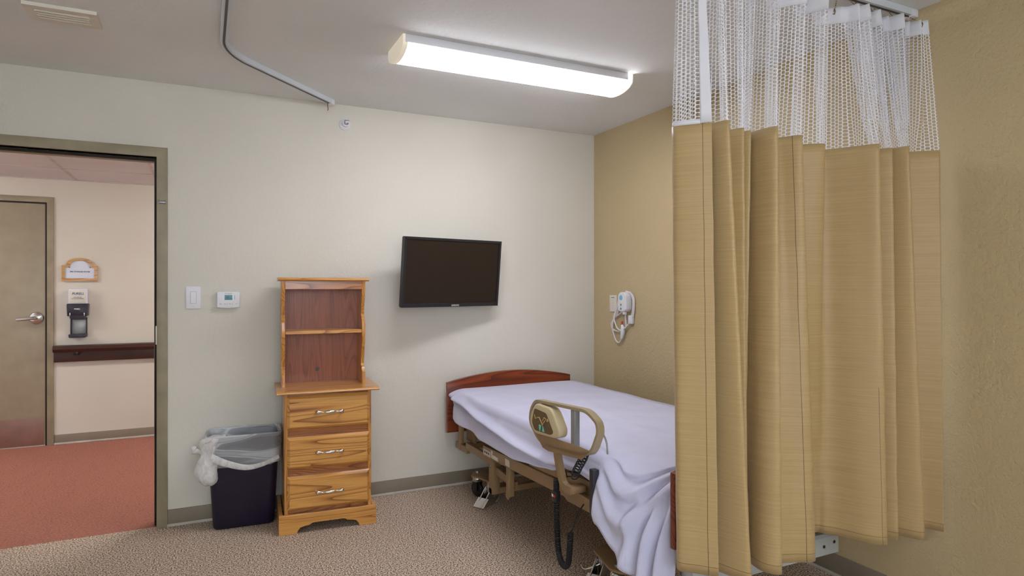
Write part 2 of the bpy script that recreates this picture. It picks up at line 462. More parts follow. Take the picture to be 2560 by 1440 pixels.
# door_1: the steel frame in the back wall (the leaf stands open, out of view)
def casing(x0, x1, z1, w_, y0, y1):
    b = MB(); b.prism([(x0 - w_, 0), (x0, 0), (x0, z1), (x1, z1), (x1, 0), (x1 + w_, 0), (x1 + w_, z1 + w_), (x0 - w_, z1 + w_)], 1, y0, y1, 0.003)
    return b
d1 = thing('door_1', None, None, ((DX0 + DX1) / 2, A, 0), kind='structure')
casing(DX0, DX1, DZ, 0.053, A - 0.014, A + 0.134).build('door_frame', M['frame'], d1)
casing(DX0 + 0.015, DX1 - 0.015, DZ - 0.019, 0.019, A + 0.045, A + 0.1).build('door_stop', M['frame'], d1)
casing(DX0 + 0.013, DX1 - 0.013, DZ - 0.018, 0.015, A + 0.036, A + 0.046).build('door_gasket', M['gasket'], d1)
b = MB().box(DX1 - 0.0045, DX1 + 0.0012, A - 0.0165, A + 0.03, 1.005, 1.105, 0.001); b.build('strike_plate', M['white2'], d1)
b = MB().box(-0.222, -0.192, A - 0.022, A - 0.013, 1.776, 1.79, 0.003).box(-0.226, -0.221, A - 0.02, A - 0.013, 1.772, 1.795, 0.002).box(-0.193, -0.189, A - 0.02, A - 0.013, 1.772, 1.795, 0.002)
b.build('frame_catch', M['dull_metal'], d1)

# door_2: closed door across the hall
d2 = thing('door_2', None, None, (-1.64, HY, 0), kind='structure')
casing(-2.09, -1.178, 2.02, 0.047, HY - 0.016, HY + 0.05).build('door_frame', M['frame'], d2)
casing(-2.078, -1.19, 2.008, 0.012, HY - 0.006, HY + 0.05).build('door_stop', M['gasket'], d2)
MB().box(-2.078, -1.19, HY - 0.003, HY + 0.04, 0.008, 2.008, 0.002).build('door_leaf', M['door'], d2)
MB().box(-2.06, -1.2, HY - 0.006, HY - 0.002, 0.012, 0.235, 0.001).build('kick_plate', M['kick'], d2)
hd = MB().lathe([(0, 0.026), (0.02, 0.026), (0.045, 0.017), (0.052, 0.0), (0.052, -0.004)], (-1.248, HY - 0.004, 1.062), (0, -1, 0)).build('handle_rose', M['steel'], d2)
b = MB(); b.tube(crom([(-1.248, HY - 0.02, 1.062), (-1.25, HY - 0.065, 1.064), (-1.275, HY - 0.072, 1.062), (-1.33, HY - 0.066, 1.056), (-1.372, HY - 0.06, 1.053)], 6), [0.014] * 12 + [0.013] * 13, 10)
b.build('lever', M['steel'], hd)

# ------------------------------------------------------------------ things in the hall
s = thing('door_sign', 'arched oak framed name sign on the hall wall above the dispenser', 'sign', (-0.948, HY, 1.37))
def arch(x0, x1, z0, zs, ztop, step, n=14):
    cx = (x0 + x1) / 2; r = (x1 - x0) / 2 - step; pts = [(x0, z0), (x1, z0), (x1, zs)]
    if step > 0: pts += [(x1 - step * 0.4, zs)]
    for k in range(n + 1):
        a_ = PI * k / n; pts.append((cx + r * math.cos(a_), zs + 0.006 + (ztop - zs - 0.006) * math.sin(a_)))
    if step > 0: pts += [(x0 + step * 0.4, zs)]
    pts.append((x0, zs)); return pts
out = arch(-1.076, -0.821, 1.368, 1.50, 1.566, 0.032); inn = arch(-1.053, -0.844, 1.392, 1.482, 1.543, 0.032)
MB().frame(out, inn, 1, HY - 0.02, HY).build('sign_frame', M['sign_oak'], s)
MB().prism(arch(-1.056, -0.841, 1.389, 1.484, 1.546, 0.032), 1, HY - 0.012, HY - 0.006).build('sign_card', M['paper'], s)
text('lettering', 'PPE STORAGE ROOM', 0.0148, M['ink'], s, rot_face((0, -1, 0), (-0.948, HY - 0.0124, 1.447)), bold=0.0003)
for sx in (-1, 1):
    b = MB(); b.prism([(-0.948 + sx * 0.083, 1.483), (-0.948 + sx * 0.068, 1.480), (-0.948 + sx * 0.07, 1.487)], 1, HY - 0.0128, HY - 0.011)
    b.build('leaf_ornament', M['ink'], s)

d = thing('sanitizer_dispenser', 'hand sanitizer dispenser with charcoal push front on the hall wall', 'dispenser', (-0.955, HY, 0.9))
MB().prism(rrect(-1.022, -0.888, 1.16, 1.302, 0.012), 1, HY - 0.075, HY, 0.006).build('reservoir_cover', M['clear'], d)
MB().box(-1.012, -0.898, HY - 0.078, HY - 0.074, 1.185, 1.292, 0.001).build('front_label', M['sticker'], d)
text('lettering', 'PURELL', 0.026, M['blue_ink'], d, rot_face((0, -1, 0), (-0.953, HY - 0.0786, 1.262)), shear=0.25, bold=0.0006)
text('lettering', 'ADVANCED\nHAND SANITIZER', 0.011, M['grey_print'], d, rot_face((0, -1, 0), (-0.955, HY - 0.0786, 1.226)))
MB().prism(round_poly([(-1.03, 1.18), (-0.88, 1.18), (-0.884, 1.075), (-0.90, 1.075), (-0.905, 1.048), (-1.005, 1.048), (-1.01, 1.075), (-1.026, 1.075)], 0.01), 1, HY - 0.1, HY, 0.008).build('push_front', M['dark_grey'], d)
text('lettering', 'PURELL', 0.013, M['white'], d, rot_face((0, -1, 0), (-0.955, HY - 0.1008, 1.135)), shear=0.2, bold=0.0006)
for sx in (-1.005, -0.905): MB().box(sx - 0.003, sx + 0.003, HY - 0.103, HY - 0.05, 1.075, 1.105, 0.001).build('side_clip', M['steel'], d)
b = MB().box(-1.008, -0.902, HY - 0.014, HY, 0.92, 1.05, 0.003); b.build('drip_shield', M['grey_metal'], d)
for sx in (-1.01, -0.90): MB().box(sx - 0.004, sx + 0.004, HY - 0.03, HY, 0.915, 1.06, 0.002).build('shield_rail', M['dark_grey'], d)
MB().prism(round_poly([(-1.018, 0.925), (-0.892, 0.925), (-0.895, 0.895), (-1.015, 0.895)], 0.01), 1, HY - 0.1, HY, 0.006).build('drip_tray', M['dark_grey'], d)

r = thing('handrail', 'dark brown wooden handrail along the hall wall', 'handrail', (0.5, HY, 0.7))
MB().prism([(HY - 0.085, 0.80), (HY - 0.075, 0.825), (HY - 0.05, 0.833), (HY - 0.03, 0.83), (HY - 0.02, 0.80), (HY - 0.03, 0.775), (HY - 0.07, 0.775)], 0, -1.128, 2.2, 0.0).build('grip', M['handrail'], r)
MB().box(-1.128, 2.2, HY - 0.035, HY, 0.69, 0.80, 0.004).build('backboard', M['handrail'], r)
MB().box(-0.99, -0.95, HY - 0.06, HY - 0.03, 0.745, 0.79, 0.006).build('bracket', M['black'], r)

# ------------------------------------------------------------------ ceiling things
lf = thing('ceiling_light', 'long lit wraparound ceiling light above the television', 'light', (1.4, 2.82, H))
X0, X1, Y0, Y1 = 0.80, 2.0, 2.735, 2.985
MB().box(X0 - 0.0, X1 + 0.0, Y0 - 0.002, Y1 + 0.002, H - 0.036, H, 0.003).build('housing', M['white'], lf)
prof = []
for k in range(17):
    a_ = PI * k / 16; prof.append(((Y0 + Y1) / 2 - 0.121 * math.cos(a_), H - 0.032 - 0.046 * math.sin(a_) ** 0.9))
MB().prism(prof + [(prof[-1][0], H - 0.028), (prof[0][0], H - 0.028)], 0, X0 + 0.012, X1 + 0.025).build('diffuser', M['lamp'], lf)
pf2 = [((Y0 + Y1) / 2 + (y - (Y0 + Y1) / 2) * 1.03, H - 0.02 + (z - H + 0.02) * 1.05) for y, z in prof]
for xa, xb in ((X0 - 0.012, X0 + 0.012), (X1 + 0.025, X1 + 0.032)):
    MB().prism(pf2 + [(pf2[-1][0], H - 0.001), (pf2[0][0], H - 0.001)], 0, xa, xb, 0.002).build('end_cap', M['lamp_end'], lf)
lf_fill = lf.copy(); COL.objects.link(lf_fill); lf_fill.location = (1.0, -0.45, H); lf_fill['label'] = 'added unseen wraparound fill light, over the window half of the room'  # unseen copy of the fixture, added to brighten curtain, right wall and ceiling
for ch in list(lf.children):
    c_ = ch.copy(); COL.objects.link(c_); c_.parent = lf_fill

v = thing('ceiling_vent', 'small white slatted register on the ceiling near the doorway', 'vent', (-0.52, 3.15, H))
o_ = [(-0.645, 3.07), (-0.395, 3.07), (-0.395, 3.235), (-0.645, 3.235)]; i_ = [(-0.612, 3.097), (-0.428, 3.097), (-0.428, 3.203), (-0.612, 3.203)]
MB().frame(o_, i_, 2, H - 0.014, H).build('vent_frame', M['white2'], v, smooth=False)
b = MB()
for k in range(4):
    y = 3.112 + 0.025 * k
    b.box(-0.092, 0.092, -0.0012, 0.0012, -0.009, 0.009, mat=Matrix.Translation((-0.52, y, H - 0.01)) @ Matrix.Rotation(math.radians(48), 4, 'X'))
b.build('slat', M['white2'], v)
MB().box(-0.612, -0.428, 3.097, 3.203, H - 0.0012, H - 0.0002).build('duct_shade_plate', M['dark_grey'], v)  # dark plate, its colour stands in for the shade behind the slats

def track_path():
    P = [(2.597, 1.618), (0.38, 1.618)]
    for k in range(1, 9):
        a_ = math.radians(90 * k / 8); P.append((0.38 - 0.302 * math.sin(a_), 1.92 - 0.302 * math.cos(a_)))
    P.append((0.078, 3.10))
    for k in range(1, 9):
        a_ = math.radians(44 * k / 8); P.append((0.078 + 0.42 * (1 - math.cos(a_)), 3.10 + 0.42 * math.sin(a_)))
    e = P[-1]; dr = (math.cos(math.radians(46.2)), math.sin(math.radians(46.2)))
    P.append((e[0] + dr[0] * 0.70, e[1] + dr[1] * 0.70)); return P
tp = track_path()
tk = thing('curtain_track', 'white ceiling curtain track bending from the right wall to the back wall', 'curtain track', (1.3, 1.618, H))
MB().tube([(x, y, H - 0.013) for x, y in tp], 1.0, sect=[(0.013, -0.017), (0.013, 0.017), (-0.013, 0.017), (-0.013, -0.017)], up=(0, 0, 1)).build('rail', M['trackw'], tk)
MB().tube([(x, y, H - 0.0265) for x, y in tp], 1.0, sect=[(0.0012, -0.005), (0.0012, 0.005), (-0.0012, 0.005), (-0.0012, -0.005)], up=(0, 0, 1)).build('slot', M['track_slot'], tk)
e = tp[-1]; R_ = Matrix.Translation((e[0], e[1], H - 0.015)) @ Matrix.Rotation(math.radians(46.2), 4, 'Z')
MB().box(-0.02, 0.014, -0.021, 0.021, -0.017, 0.014, 0.004, R_).build('end_stop', M['white'], tk)
MB().box(2.56, 2.598, 1.597, 1.639, H - 0.032, H, 0.004).build('end_stop', M['white'], tk)
b = MB(); hx, hy = e[0] - 0.022, e[1] - 0.024
b.tube([(hx, hy, H - 0.025), (hx, hy, H - 0.05), (hx + 0.003, hy, H - 0.062), (hx, hy, H - 0.075)], 0.0025, 8); b.build('glider_hook', M['bead'], tk)

# ------------------------------------------------------------------ back wall things
sp = thing('sprinkler_head', 'white sidewall sprinkler head high on the cream wall', 'sprinkler', (0.779, A, 2.318))
MB().lathe([(0, 0.012), (0.018, 0.012), (0.032, 0.006), (0.036, 0), (0.036, -0.002)], (0.779, A, 2.318), (0, -1, 0)).build('escutcheon', M['white'], sp)
MB().lathe([(0.021, 0.006), (0.023, 0.02), (0.021, 0.03), (0.016, 0.031), (0.015, 0.018)], (0.781, A, 2.324), (0, -1, 0)).build('cup', M['white'], sp)
b = MB().lathe([(0.0, 0.05), (0.006, 0.05), (0.008, 0.03), (0.011, 0.012)], (0.783, A, 2.326), (0, -1, 0), 16)
b.cyl((0.773, A - 0.045, 2.326), (0.793, A - 0.045, 2.326), 0.004, n=10); b.build('nozzle', M['white'], sp)
MB().box(0.769, 0.799, A - 0.06, A - 0.012, 2.336, 2.3385, 0.001).build('deflector', M['white'], sp)

ls = thing('light_switch', 'white rocker light switch beside the door frame', 'light switch', (-0.056, A, 1.26))
MB().box(-0.094, -0.018, A - 0.007, A, 1.197, 1.322, 0.003).build('wall_plate', M['white'], ls)
MB().box(-0.071, -0.04, A - 0.0082, A - 0.006, 1.226, 1.293, 0.0004).build('rocker_surround', M['grey_print'], ls)
MB().prism([(A - 0.006, 1.227), (A - 0.009, 1.227), (A - 0.0128, 1.258), (A - 0.0085, 1.292), (A - 0.006, 1.292)], 0, -0.070, -0.041, 0.0006).build('rocker', M['white'], ls)
for z in (1.209, 1.31): MB().cyl((-0.056, A - 0.0076, z), (-0.056, A - 0.006, z), 0.0028, n=12).build('screw', M['white2'], ls)

th = thing('thermostat', 'white digital thermostat with teal display on the cream wall', 'thermostat', (0.123, A, 1.246))
pts = [(0.064, 1.292), (0.064, 1.205)] + [(0.064 + 0.119 * k / 10, 1.204 - 0.006 * math.sin(PI * k / 10)) for k in range(1, 10)] + [(0.183, 1.205), (0.183, 1.292)]
MB().prism(pts, 1, A - 0.03, A - 0.006, 0.003).build('housing', M['white'], th)
MB().box(0.075, 0.172, A - 0.007, A + 0.001, 1.21, 1.286).build('back_plate', M['dark_grey'], th)
MB().box(0.103, 0.143, A - 0.0308, A - 0.029, 1.2455, 1.274, 0.0004).build('display', M['lcd'], th)
text('lettering', '67', 0.0145, M['lcd_ink'], th, rot_face((0, -1, 0), (0.119, A - 0.0311, 1.261)), bold=0.0004)
text('lettering', 'Honeywell', 0.0085, M['grey_print'], th, rot_face((0, -1, 0), (0.122, A - 0.0303, 1.2825)))
b = MB().prism(rrect(0.153, 0.158, 1.247, 1.272, 0.0022), 1, A - 0.031, A - 0.029); b.build('rocker_button', M['dull_metal'], th)
for k, xx in enumerate((0.082, 0.105, 0.118, 0.131, 0.144, 0.164)):
    MB().prism(rrect(xx - 0.0045, xx + 0.0045, 1.2205, 1.2255, 0.002), 1, A - 0.0312, A - 0.029).build('button', M['dull_metal'], th)

# television on a swivel arm
tv = thing('television', 'black wall-mounted flat television turned and tilted above the bed', 'television', (1.424, 3.82, 1.41))
TVM = Matrix.Translation((1.4245, 3.805, 1.409)) @ Matrix.Rotation(math.radians(12.4), 4, 'Z') @ Matrix.Rotation(math.radians(6.0), 4, 'X')
W2, H2 = 0.3625, 0.2155
def tvq(x0, x1, y0, y1, z0, z1, bev=0.0): return MB().box(x0, x1, y0, y1, z0, z1, bev, TVM)
b = MB().frame([(-W2, -H2), (W2, -H2), (W2, H2), (-W2, H2)], [(-W2 + .015, -H2 + .024), (W2 - .015, -H2 + .024), (W2 - .015, H2 - .015), (-W2 + .015, H2 - .015)], 1, -0.012, 0.012)
b.b.transform(TVM); b.build('bezel', M['tv_bezel'], tv)
tvq(-W2 + .014, W2 - .014, -0.006, 0.01, -H2 + .02, H2 - .014).build('screen', M['screen'], tv)
b = tvq(-W2 + .003, W2 - .003, 0.008, 0.03, -H2 + .003, H2 - .003, 0.004); b.box(-0.27, 0.27, 0.028, 0.058, -0.17, 0.12, 0.012, TVM); b.build('rear_shell', M['black'], tv)
text('lettering', 'SAMSUNG', 0.0125, M['sticker'], tv, TVM @ rot_face((0, -1, 0), (0.022, -0.0122, -H2 + 0.0085)), bold=0.0005)
b = MB().box(1.36, 1.48, A - 0.012, A + 0.001, 1.33, 1.5, 0.003).box(1.405, 1.435, 3.86, A - 0.01, 1.39, 1.44, 0.004); b.build('wall_arm', M['black'], tv)

# ------------------------------------------------------------------ oak chest with hutch (local frame: front left foot at the origin)
ds = thing('hutch_dresser', 'honey oak three-drawer chest with an open shelf hutch on top', 'dresser', (0.354, 3.562, 0), math.radians(-3.8))
def dbox(*a, bev=0.0): return MB().box(*a, bev)
def dbuild(b, nm, mat): return b.build(nm, mat, ds, world=False, angle=18)
# plinth with scrolled apron
apr = [(0, 0), (0.093, 0), (0.096, 0.014), (0.108, 0.030), (0.132, 0.037), (0.158, 0.040), (0.166, 0.047), (0.18, 0.050), (0.331, 0.050), (0.345, 0.047), (0.353, 0.040), (0.379, 0.037), (0.403, 0.030), (0.415, 0.014), (0.418, 0), (0.511, 0), (0.511, 0.104), (0, 0.104)]
b = MB().prism(apr, 1, 0, 0.02, 0.003); b.box(0, 0.02, 0.02, 0.37, 0, 0.104, 0.002).box(0.491, 0.511, 0.02, 0.37, 0, 0.104, 0.002)
dbuild(b, 'plinth', M['oak_x'])
for xx in (0.028, 0.468): dbuild(dbox(xx, xx + 0.018, 0.018, 0.37, 0.09, 0.746, bev=0.002), 'side_panel', M['oak_z'])
dbuild(dbox(0.046, 0.468, 0.03, 0.37, 0.10, 0.742), 'drawer_rails', M['oak_edge'])
def drawer(z0, z1):
    x0, x1 = 0.041, 0.475
    # raised bevelled front
    b = MB(); y0, y1, yb = -0.003, 0.014, 0.030; i = 0.014
    rect = lambda m, y: [(x0 + m, y, z0 + m), (x1 - m, y, z0 + m), (x1 - m, y, z1 - m), (x0 + m, y, z1 - m)]
    V = [[b.b.verts.new(p) for p in rr] for rr in (rect(0, yb), rect(0, y1), rect(0.002, y1 - 0.002), rect(i, y0), )]
    for q, w_ in zip(V, V[1:]):
        for k in range(4): b.b.faces.new((q[k], q[(k + 1) % 4], w_[(k + 1) % 4], w_[k]))
    b.b.faces.new(V[-1]); b.b.faces.new(V[0][::-1])
    bmesh.ops.recalc_face_normals(b.b, faces=b.b.faces)
    o = dbuild(b, 'drawer', wood('honey_oak_drawer', (222, 164, 88), (214, 152, 76), (140, 84, 38), 0, off=(z0 * 7, 0.3, z0 * 3.3), ring=5))
    xc, zc = 0.259, (z0 + z1) / 2
    P = crom([(-0.068, 0.0, 0), (-0.066, -0.016, 0), (-0.05, -0.022, 0), (-0.02, -0.026, 0), (0.02, -0.026, 0), (0.05, -0.022, 0), (0.066, -0.016, 0), (0.068, 0.0, 0)], 8)
    rad = []
    for x, y, z in P:
        ax = abs(x)
        rad.append(interp([(0, 0.010), (0.02, 0.0085), (0.032, 0.004), (0.042, 0.0045), (0.052, 0.009), (0.062, 0.013), (0.068, 0.009)], ax))
    b = MB().tube([(xc + x, y0 + y, zc + z) for x, y, z in P], rad, 12); b.build('handle', M['nickel'], o, world=False)
for z0, z1 in ((0.556, 0.735), (0.344, 0.514), (0.124, 0.305)): drawer(z0, z1)
prof = [(-0.022, 0.752), (-0.02, 0.759), (-0.012, 0.763), (0.372, 0.763), (0.372, 0.746), (-0.012, 0.746), (-0.02, 0.748)]
b = MB().prism(prof, 0, -0.011, 0.526); dbuild(b, 'top', M['oak_x'])
# hutch
def hutch_side(x0, x1):
    prof = [(0.15, 1.352), (0.153, 1.30), (0.166, 1.25), (0.186, 1.20), (0.196, 1.165), (0.192, 1.152), (0.176, 1.146), (0.172, 1.136), (0.154, 1.122), (0.15, 1.09), (0.15, 1.05), (0.158, 1.0), (0.174, 0.95), (0.192, 0.90), (0.196, 0.873), (0.19, 0.862), (0.174, 0.856), (0.168, 0.846), (0.152, 0.83), (0.15, 0.763), (0.352, 0.763), (0.352, 1.352)]
    dbuild(MB().prism(prof, 0, x0, x1, 0.002), 'hutch_side', M['oak_z'])
hutch_side(0.019, 0.038); hutch_side(0.456, 0.475)
b = MB(); ring = 20; hx, hz, hr = 0.224, 0.835, 0.012
# back panel with a cable hole
sq = [(0.038, 0.763), (0.456, 0.763), (0.456, 1.352), (0.038, 1.352)]
def ray_sq(a_):
    c_, s_ = math.cos(a_), math.sin(a_); best = 9
    for lim, comp, p in ((0.456, c_, hx), (0.038, c_, hx), (1.352, s_, hz), (0.763, s_, hz)):
        if abs(comp) > 1e-9:
            k_ = (lim - p) / comp
            if k_ > 0: best = min(best, k_)
    return (hx + c_ * best, hz + s_ * best)
angs = sorted({2 * PI * k / 40 for k in range(40)} | {math.atan2(z - hz, x - hx) % (2 * PI) for x, z in sq})
b.frame([ray_sq(a_) for a_ in angs], [(hx + hr * math.cos(a_) * (1 + 0.12 * math.sin(5 * a_)), hz + hr * math.sin(a_)) for a_ in angs], 1, 0.336, 0.342)
dbuild(b, 'back_panel', M['brown_back'])
dbuild(dbox(0.038, 0.456, 0.152, 0.336, 1.055, 1.075, bev=0.003), 'shelf', M['oak_x'])
dbuild(dbox(0.038, 0.456, 0.152, 0.17, 1.306, 1.352, bev=0.001), 'valance', M['oak_edge'])
prof = [(0.135, 1.358), (0.138, 1.366), (0.15, 1.372), (0.36, 1.372), (0.36, 1.352), (0.145, 1.352)]
dbuild(MB().prism(prof, 0, 0.001, 0.494), 'cornice', M['oak_x'])

# ------------------------------------------------------------------ waste bin and its liner
BC = Vector((0.203, 3.83))
bn = thing('waste_bin', 'dark navy plastic waste bin between the wall and the oak chest', 'waste bin', (BC.x, BC.y, 0))
def bin_ring(z, grow=0.0, seg=8):
    u = z / 0.515
    hw = 0.156 + 0.026 * u; hd = 0.068 + 0.044 * u
    cx = 0.200 - 0.002 * u; cy = 3.852 - 0.024 * u
    c, s_ = math.cos(-0.05), math.sin(-0.05)
    return [(cx + (x * c - y * s_), cy + (x * s_ + y * c)) for x, y in rrect(-hw - grow, hw + grow, -hd - grow, hd + grow, 0.04 + grow, seg)]
b = MB()
rows = [[(x, y, z) for x, y in bin_ring(z, g)] for z, g in ((0.004, -0.012), (0.0, -0.016), (0.004, -0.004), (0.012, 0), (0.2, 0), (0.495, 0), (0.497, 0.006), (0.515, 0.008), (0.517, 0.004), (0.512, -0.001), (0.2, -0.004), (0.016, -0.006))]
rows = rows[1:]
V = b.grid(rows, closed=True); b.b.faces.new(V[0][::-1]); b.b.faces.new(V[-1])
b.build('bin_body', M['navy'], bn)
bg = thing('bin_liner', 'translucent white plastic bag lining the navy waste bin', 'trash bag', (BC.x, BC.y, 0.5))
rng = random.Random(3)
n_ = len(bin_ring(0.5)); rows = []
def wob(k, z, amp): return amp * (math.sin(k * 0.9 + z * 31) + 0.6 * math.sin(k * 2.3 - z * 47))
for z, g, amp in ((0.10, -0.02, 0.004), (0.25, -0.012, 0.004), (0.42, -0.009, 0.003), (0.505, -0.006, 0.001), (0.522, 0.0, 0.0), (0.524, 0.006, 0.0), (0.518, 0.0125, 0.0), (0.49, 0.0125, 0.0014), (0.46, 0.0125, 0.0016), (0.42, 0.012, 0.0018), (0.385, 0.0125, 0.0015), (0.372, 0.014, 0.001), (0.362, 0.0165, 0.0), (0.356, 0.0145, 0.0)):
    r_ = []
    for k, (x, y) in enumerate(bin_ring(z if z < 0.515 else 0.515, g)):
        dx, dy = x - BC.x, y - BC.y; l_ = math.hypot(dx, dy); w_ = wob(k, z, amp) * 0.9
        zz = z
        if g > 0.011:   # the overhang dips towards the front middle
            zz = z - (0.52 - z) * 0.22 * math.sin(max(0, min(1, (x - 0.05) / 0.3)) * PI)
        r_.append((x + dx / l_ * w_, y + dy / l_ * w_, zz))
    rows.append(r_)
b = MB(); b.grid(rows, closed=True); b.build('bag_film', M['film'], bg)
# bunched slack with a knot on the left side
b = MB(); cen = [(0.075, 3.75, 0.522, 0.03, 0.02), (0.038, 3.745, 0.512, 0.052, 0.045), (0.022, 3.74, 0.485, 0.046, 0.038), (0.018, 3.725, 0.455, 0.036, 0.026), (0.012, 3.728, 0.415, 0.038, 0.03), (0.010, 3.726, 0.37, 0.052, 0.036), (0.010, 3.724, 0.325, 0.054, 0.038), (0.018, 3.724, 0.29, 0.042, 0.03), (0.022, 3.724, 0.272, 0.018, 0.014)]
cc = crom(cen, 4); rows = []
for i, (x, y, z, rx, ry) in enumerate(cc):
    rows.append([(x + rx * math.cos(a_) * (1 + 0.07 * math.sin(5 * a_ + i * 0.5)), y + ry * math.sin(a_) * (1 + 0.09 * math.sin(4 * a_ + i * 0.8)), z + 0.004 * math.sin(3 * a_ + i)) for a_ in (2 * PI * k / 20 for k in range(20))])
V = b.grid(rows, closed=True); b.b.faces.new(V[0][::-1]); b.b.faces.new(V[-1]); b.build('bag_slack', M['film2'], bg)
b = MB(); b.tube(crom([(-0.005, 3.735, 0.44, 0.016), (-0.026, 3.742, 0.452, 0.013), (-0.042, 3.748, 0.455, 0.02), (-0.052, 3.75, 0.462, 0.021), (-0.058, 3.752, 0.458, 0.008)], 4) and [p[:3] for p in crom([(-0.005, 3.735, 0.44), (-0.026, 3.742, 0.452), (-0.042, 3.748, 0.455), (-0.052, 3.75, 0.462), (-0.06, 3.752, 0.46)], 4)], [0.018, .016, .014, .012, .011, .012, .014, .017, .019, .021, .022, .021, .02, .018, .016, .012, .006], 12)
b.build('bag_knot', M['film2'], bg)
b = MB(); P = [(0.03, 3.705, 0.42), (0.1, 3.694, 0.385), (0.2, 3.69, 0.352), (0.29, 3.694, 0.36), (0.37, 3.72, 0.385)]
b.tube(crom(P, 8), [0.021 - 0.010 * min(1, k / 26) for k in range(33)], 12, sect=[(0.32 * math.cos(2 * PI * k / 12), math.sin(2 * PI * k / 12)) for k in range(12)], up=(0, 1, 0)); b.build('bag_hem', M['film2'], bg)

# ------------------------------------------------------------------ the bed
bed = thing('hospital_bed', 'adjustable hospital bed with mahogany end boards along the tan wall', 'bed', (1.89, 2.8, 0))
def board(nm, y0, y1, x0, x1, z0, zs, zt):
    pts = [(x0, z0), (x1, z0)] + [(x1 + (x0 - x1) * k / 20, zs + (zt - zs) * math.sin(PI * k / 20) ** 0.9) for k in range(21)]
    MB().prism(pts, 1, y0, y1, 0.003).build(nm, M['mahogany'], bed)
board('headboard', 3.895, 3.925, 1.419, 2.345, 0.372, 0.697, 0.752)
board('footboard', 1.712, 1.738, 1.446, 2.372, 0.42, 0.68, 0.745)
# side rails slope a little down to the head
def sloped(x0, x1, ya, za, yb, zb, hgt, bev=0.003):
    b = MB(); pts = [(ya, za), (yb, zb), (yb, zb + hgt), (ya, za + hgt)]; b.prism(pts, 0, x0, x1, bev); return b
sloped(1.43, 1.46, 2.02, 0.409, 3.34, 0.358, 0.058).build('side_rail', M['tan_metal'], bed)
sloped(2.31, 2.34, 1.80, 0.418, 3.34, 0.358, 0.058).build('side_rail', M['tan_metal'], bed)
b = MB(); sl = lambda y: 0.475 - 0.0125 * (y - 1.8)
b.box(1.56, 2.33, 1.76, 2.55, 0.478, 0.495, 0.004).box(1.45, 2.33, 2.56, 3.84, 0.463, 0.482, 0.004); b.build('mattress_deck', M['tan_metal'], bed)
sloped(1.44, 1.47, 2.12, 0.462, 2.42, 0.452, 0.052).build('deck_edge', M['tan_metal'], bed)
sloped(1.438, 1.468, 2.46, 0.455, 2.78, 0.44, 0.034).build('deck_edge', M['tan_metal'], bed)
# lower plate that carries the assist rail
MB().prism([(2.10, 0.405), (2.12, 0.455), (2.36, 0.46), (2.45, 0.435), (2.36, 0.398)], 0, 1.405, 1.43, 0.002).build('rail_mount', M['tan_metal'], bed)
# head end bracket between rail and headboard
b = MB().box(1.475, 1.497, 3.70, 3.895, 0.275, 0.315, 0.003).box(1.472, 1.497, 3.80, 3.84, 0.275, 0.46, 0.003).box(1.497, 2.27, 3.80, 3.84, 0.275, 0.31, 0.003)
b.box(2.27, 2.295, 3.70, 3.895, 0.275, 0.46, 0.003).box(1.475, 1.497, 3.30, 3.72, 0.30, 0.345, 0.003).box(1.53, 1.545, 3.70, 3.84, 0.33, 0.45, 0.002); b.build('head_bracket', M['tan_metal'], bed)
b = MB(); b.box(1.4275, 1.431, 3.23, 3.325, 0.371, 0.402, 0.0005); b.build('label_plate', M['sticker'], bed)
b = MB(); b.box(1.4275, 1.431, 3.13, 3.22, 0.374, 0.395, 0.0005).box(1.4275, 1.431, 3.20, 3.222, 0.395, 0.415, 0.0005); b.build('label_plate', M['sticker'], bed)
b = MB(); b.box(1.4275, 1.431, 2.985, 3.035, 0.38, 0.415, 0.0005); b.build('label_plate', M['sticker'], bed)
b = MB()
for y in (3.245, 3.27, 3.295): b.box(1.4268, 1.429, y, y + 0.014, 0.383, 0.393)
b.build('label_print', M['ink'], bed)
# legs at the two ends, lifting link, base cross members
def leg_end(yl, xo):
    b = MB().box(1.48 + xo, 1.53 + xo, yl - 0.025, yl + 0.025, 0.13, 0.38, 0.003); b.build('leg', M['tan_metal'], bed)
    b = MB().box(2.25, 2.30, yl - 0.025, yl + 0.025, 0.13, 0.38, 0.003); b.build('leg', M['tan_metal'], bed)
    MB().box(1.48 + xo, 2.30, yl - 0.02, yl + 0.02, 0.13, 0.165, 0.003).build('base_crossbar', M['tan_metal'], bed)
leg_end(3.345, 0); leg_end(2.10, 0.16)
sloped(1.50, 1.52, 3.07, 0.225, 3.33, 0.245, 0.045).build('lift_link', M['tan_metal'], bed)
b = MB().box(1.46, 1.49, 3.05, 3.095, 0.20, 0.372, 0.003); b.lathe([(0, 0.004), (0.02, 0.003), (0.024, 0)], (1.46, 3.072, 0.205), (-1, 0, 0)); b.build('pivot_arm', M['tan_metal'], bed)
b = MB().lathe([(0, 0.006), (0.006, 0.006), (0.009, 0)], (1.48, 3.345, 0.29), (-1, 0, 0), 12); b.build('bolt', M['dull_metal'], bed)
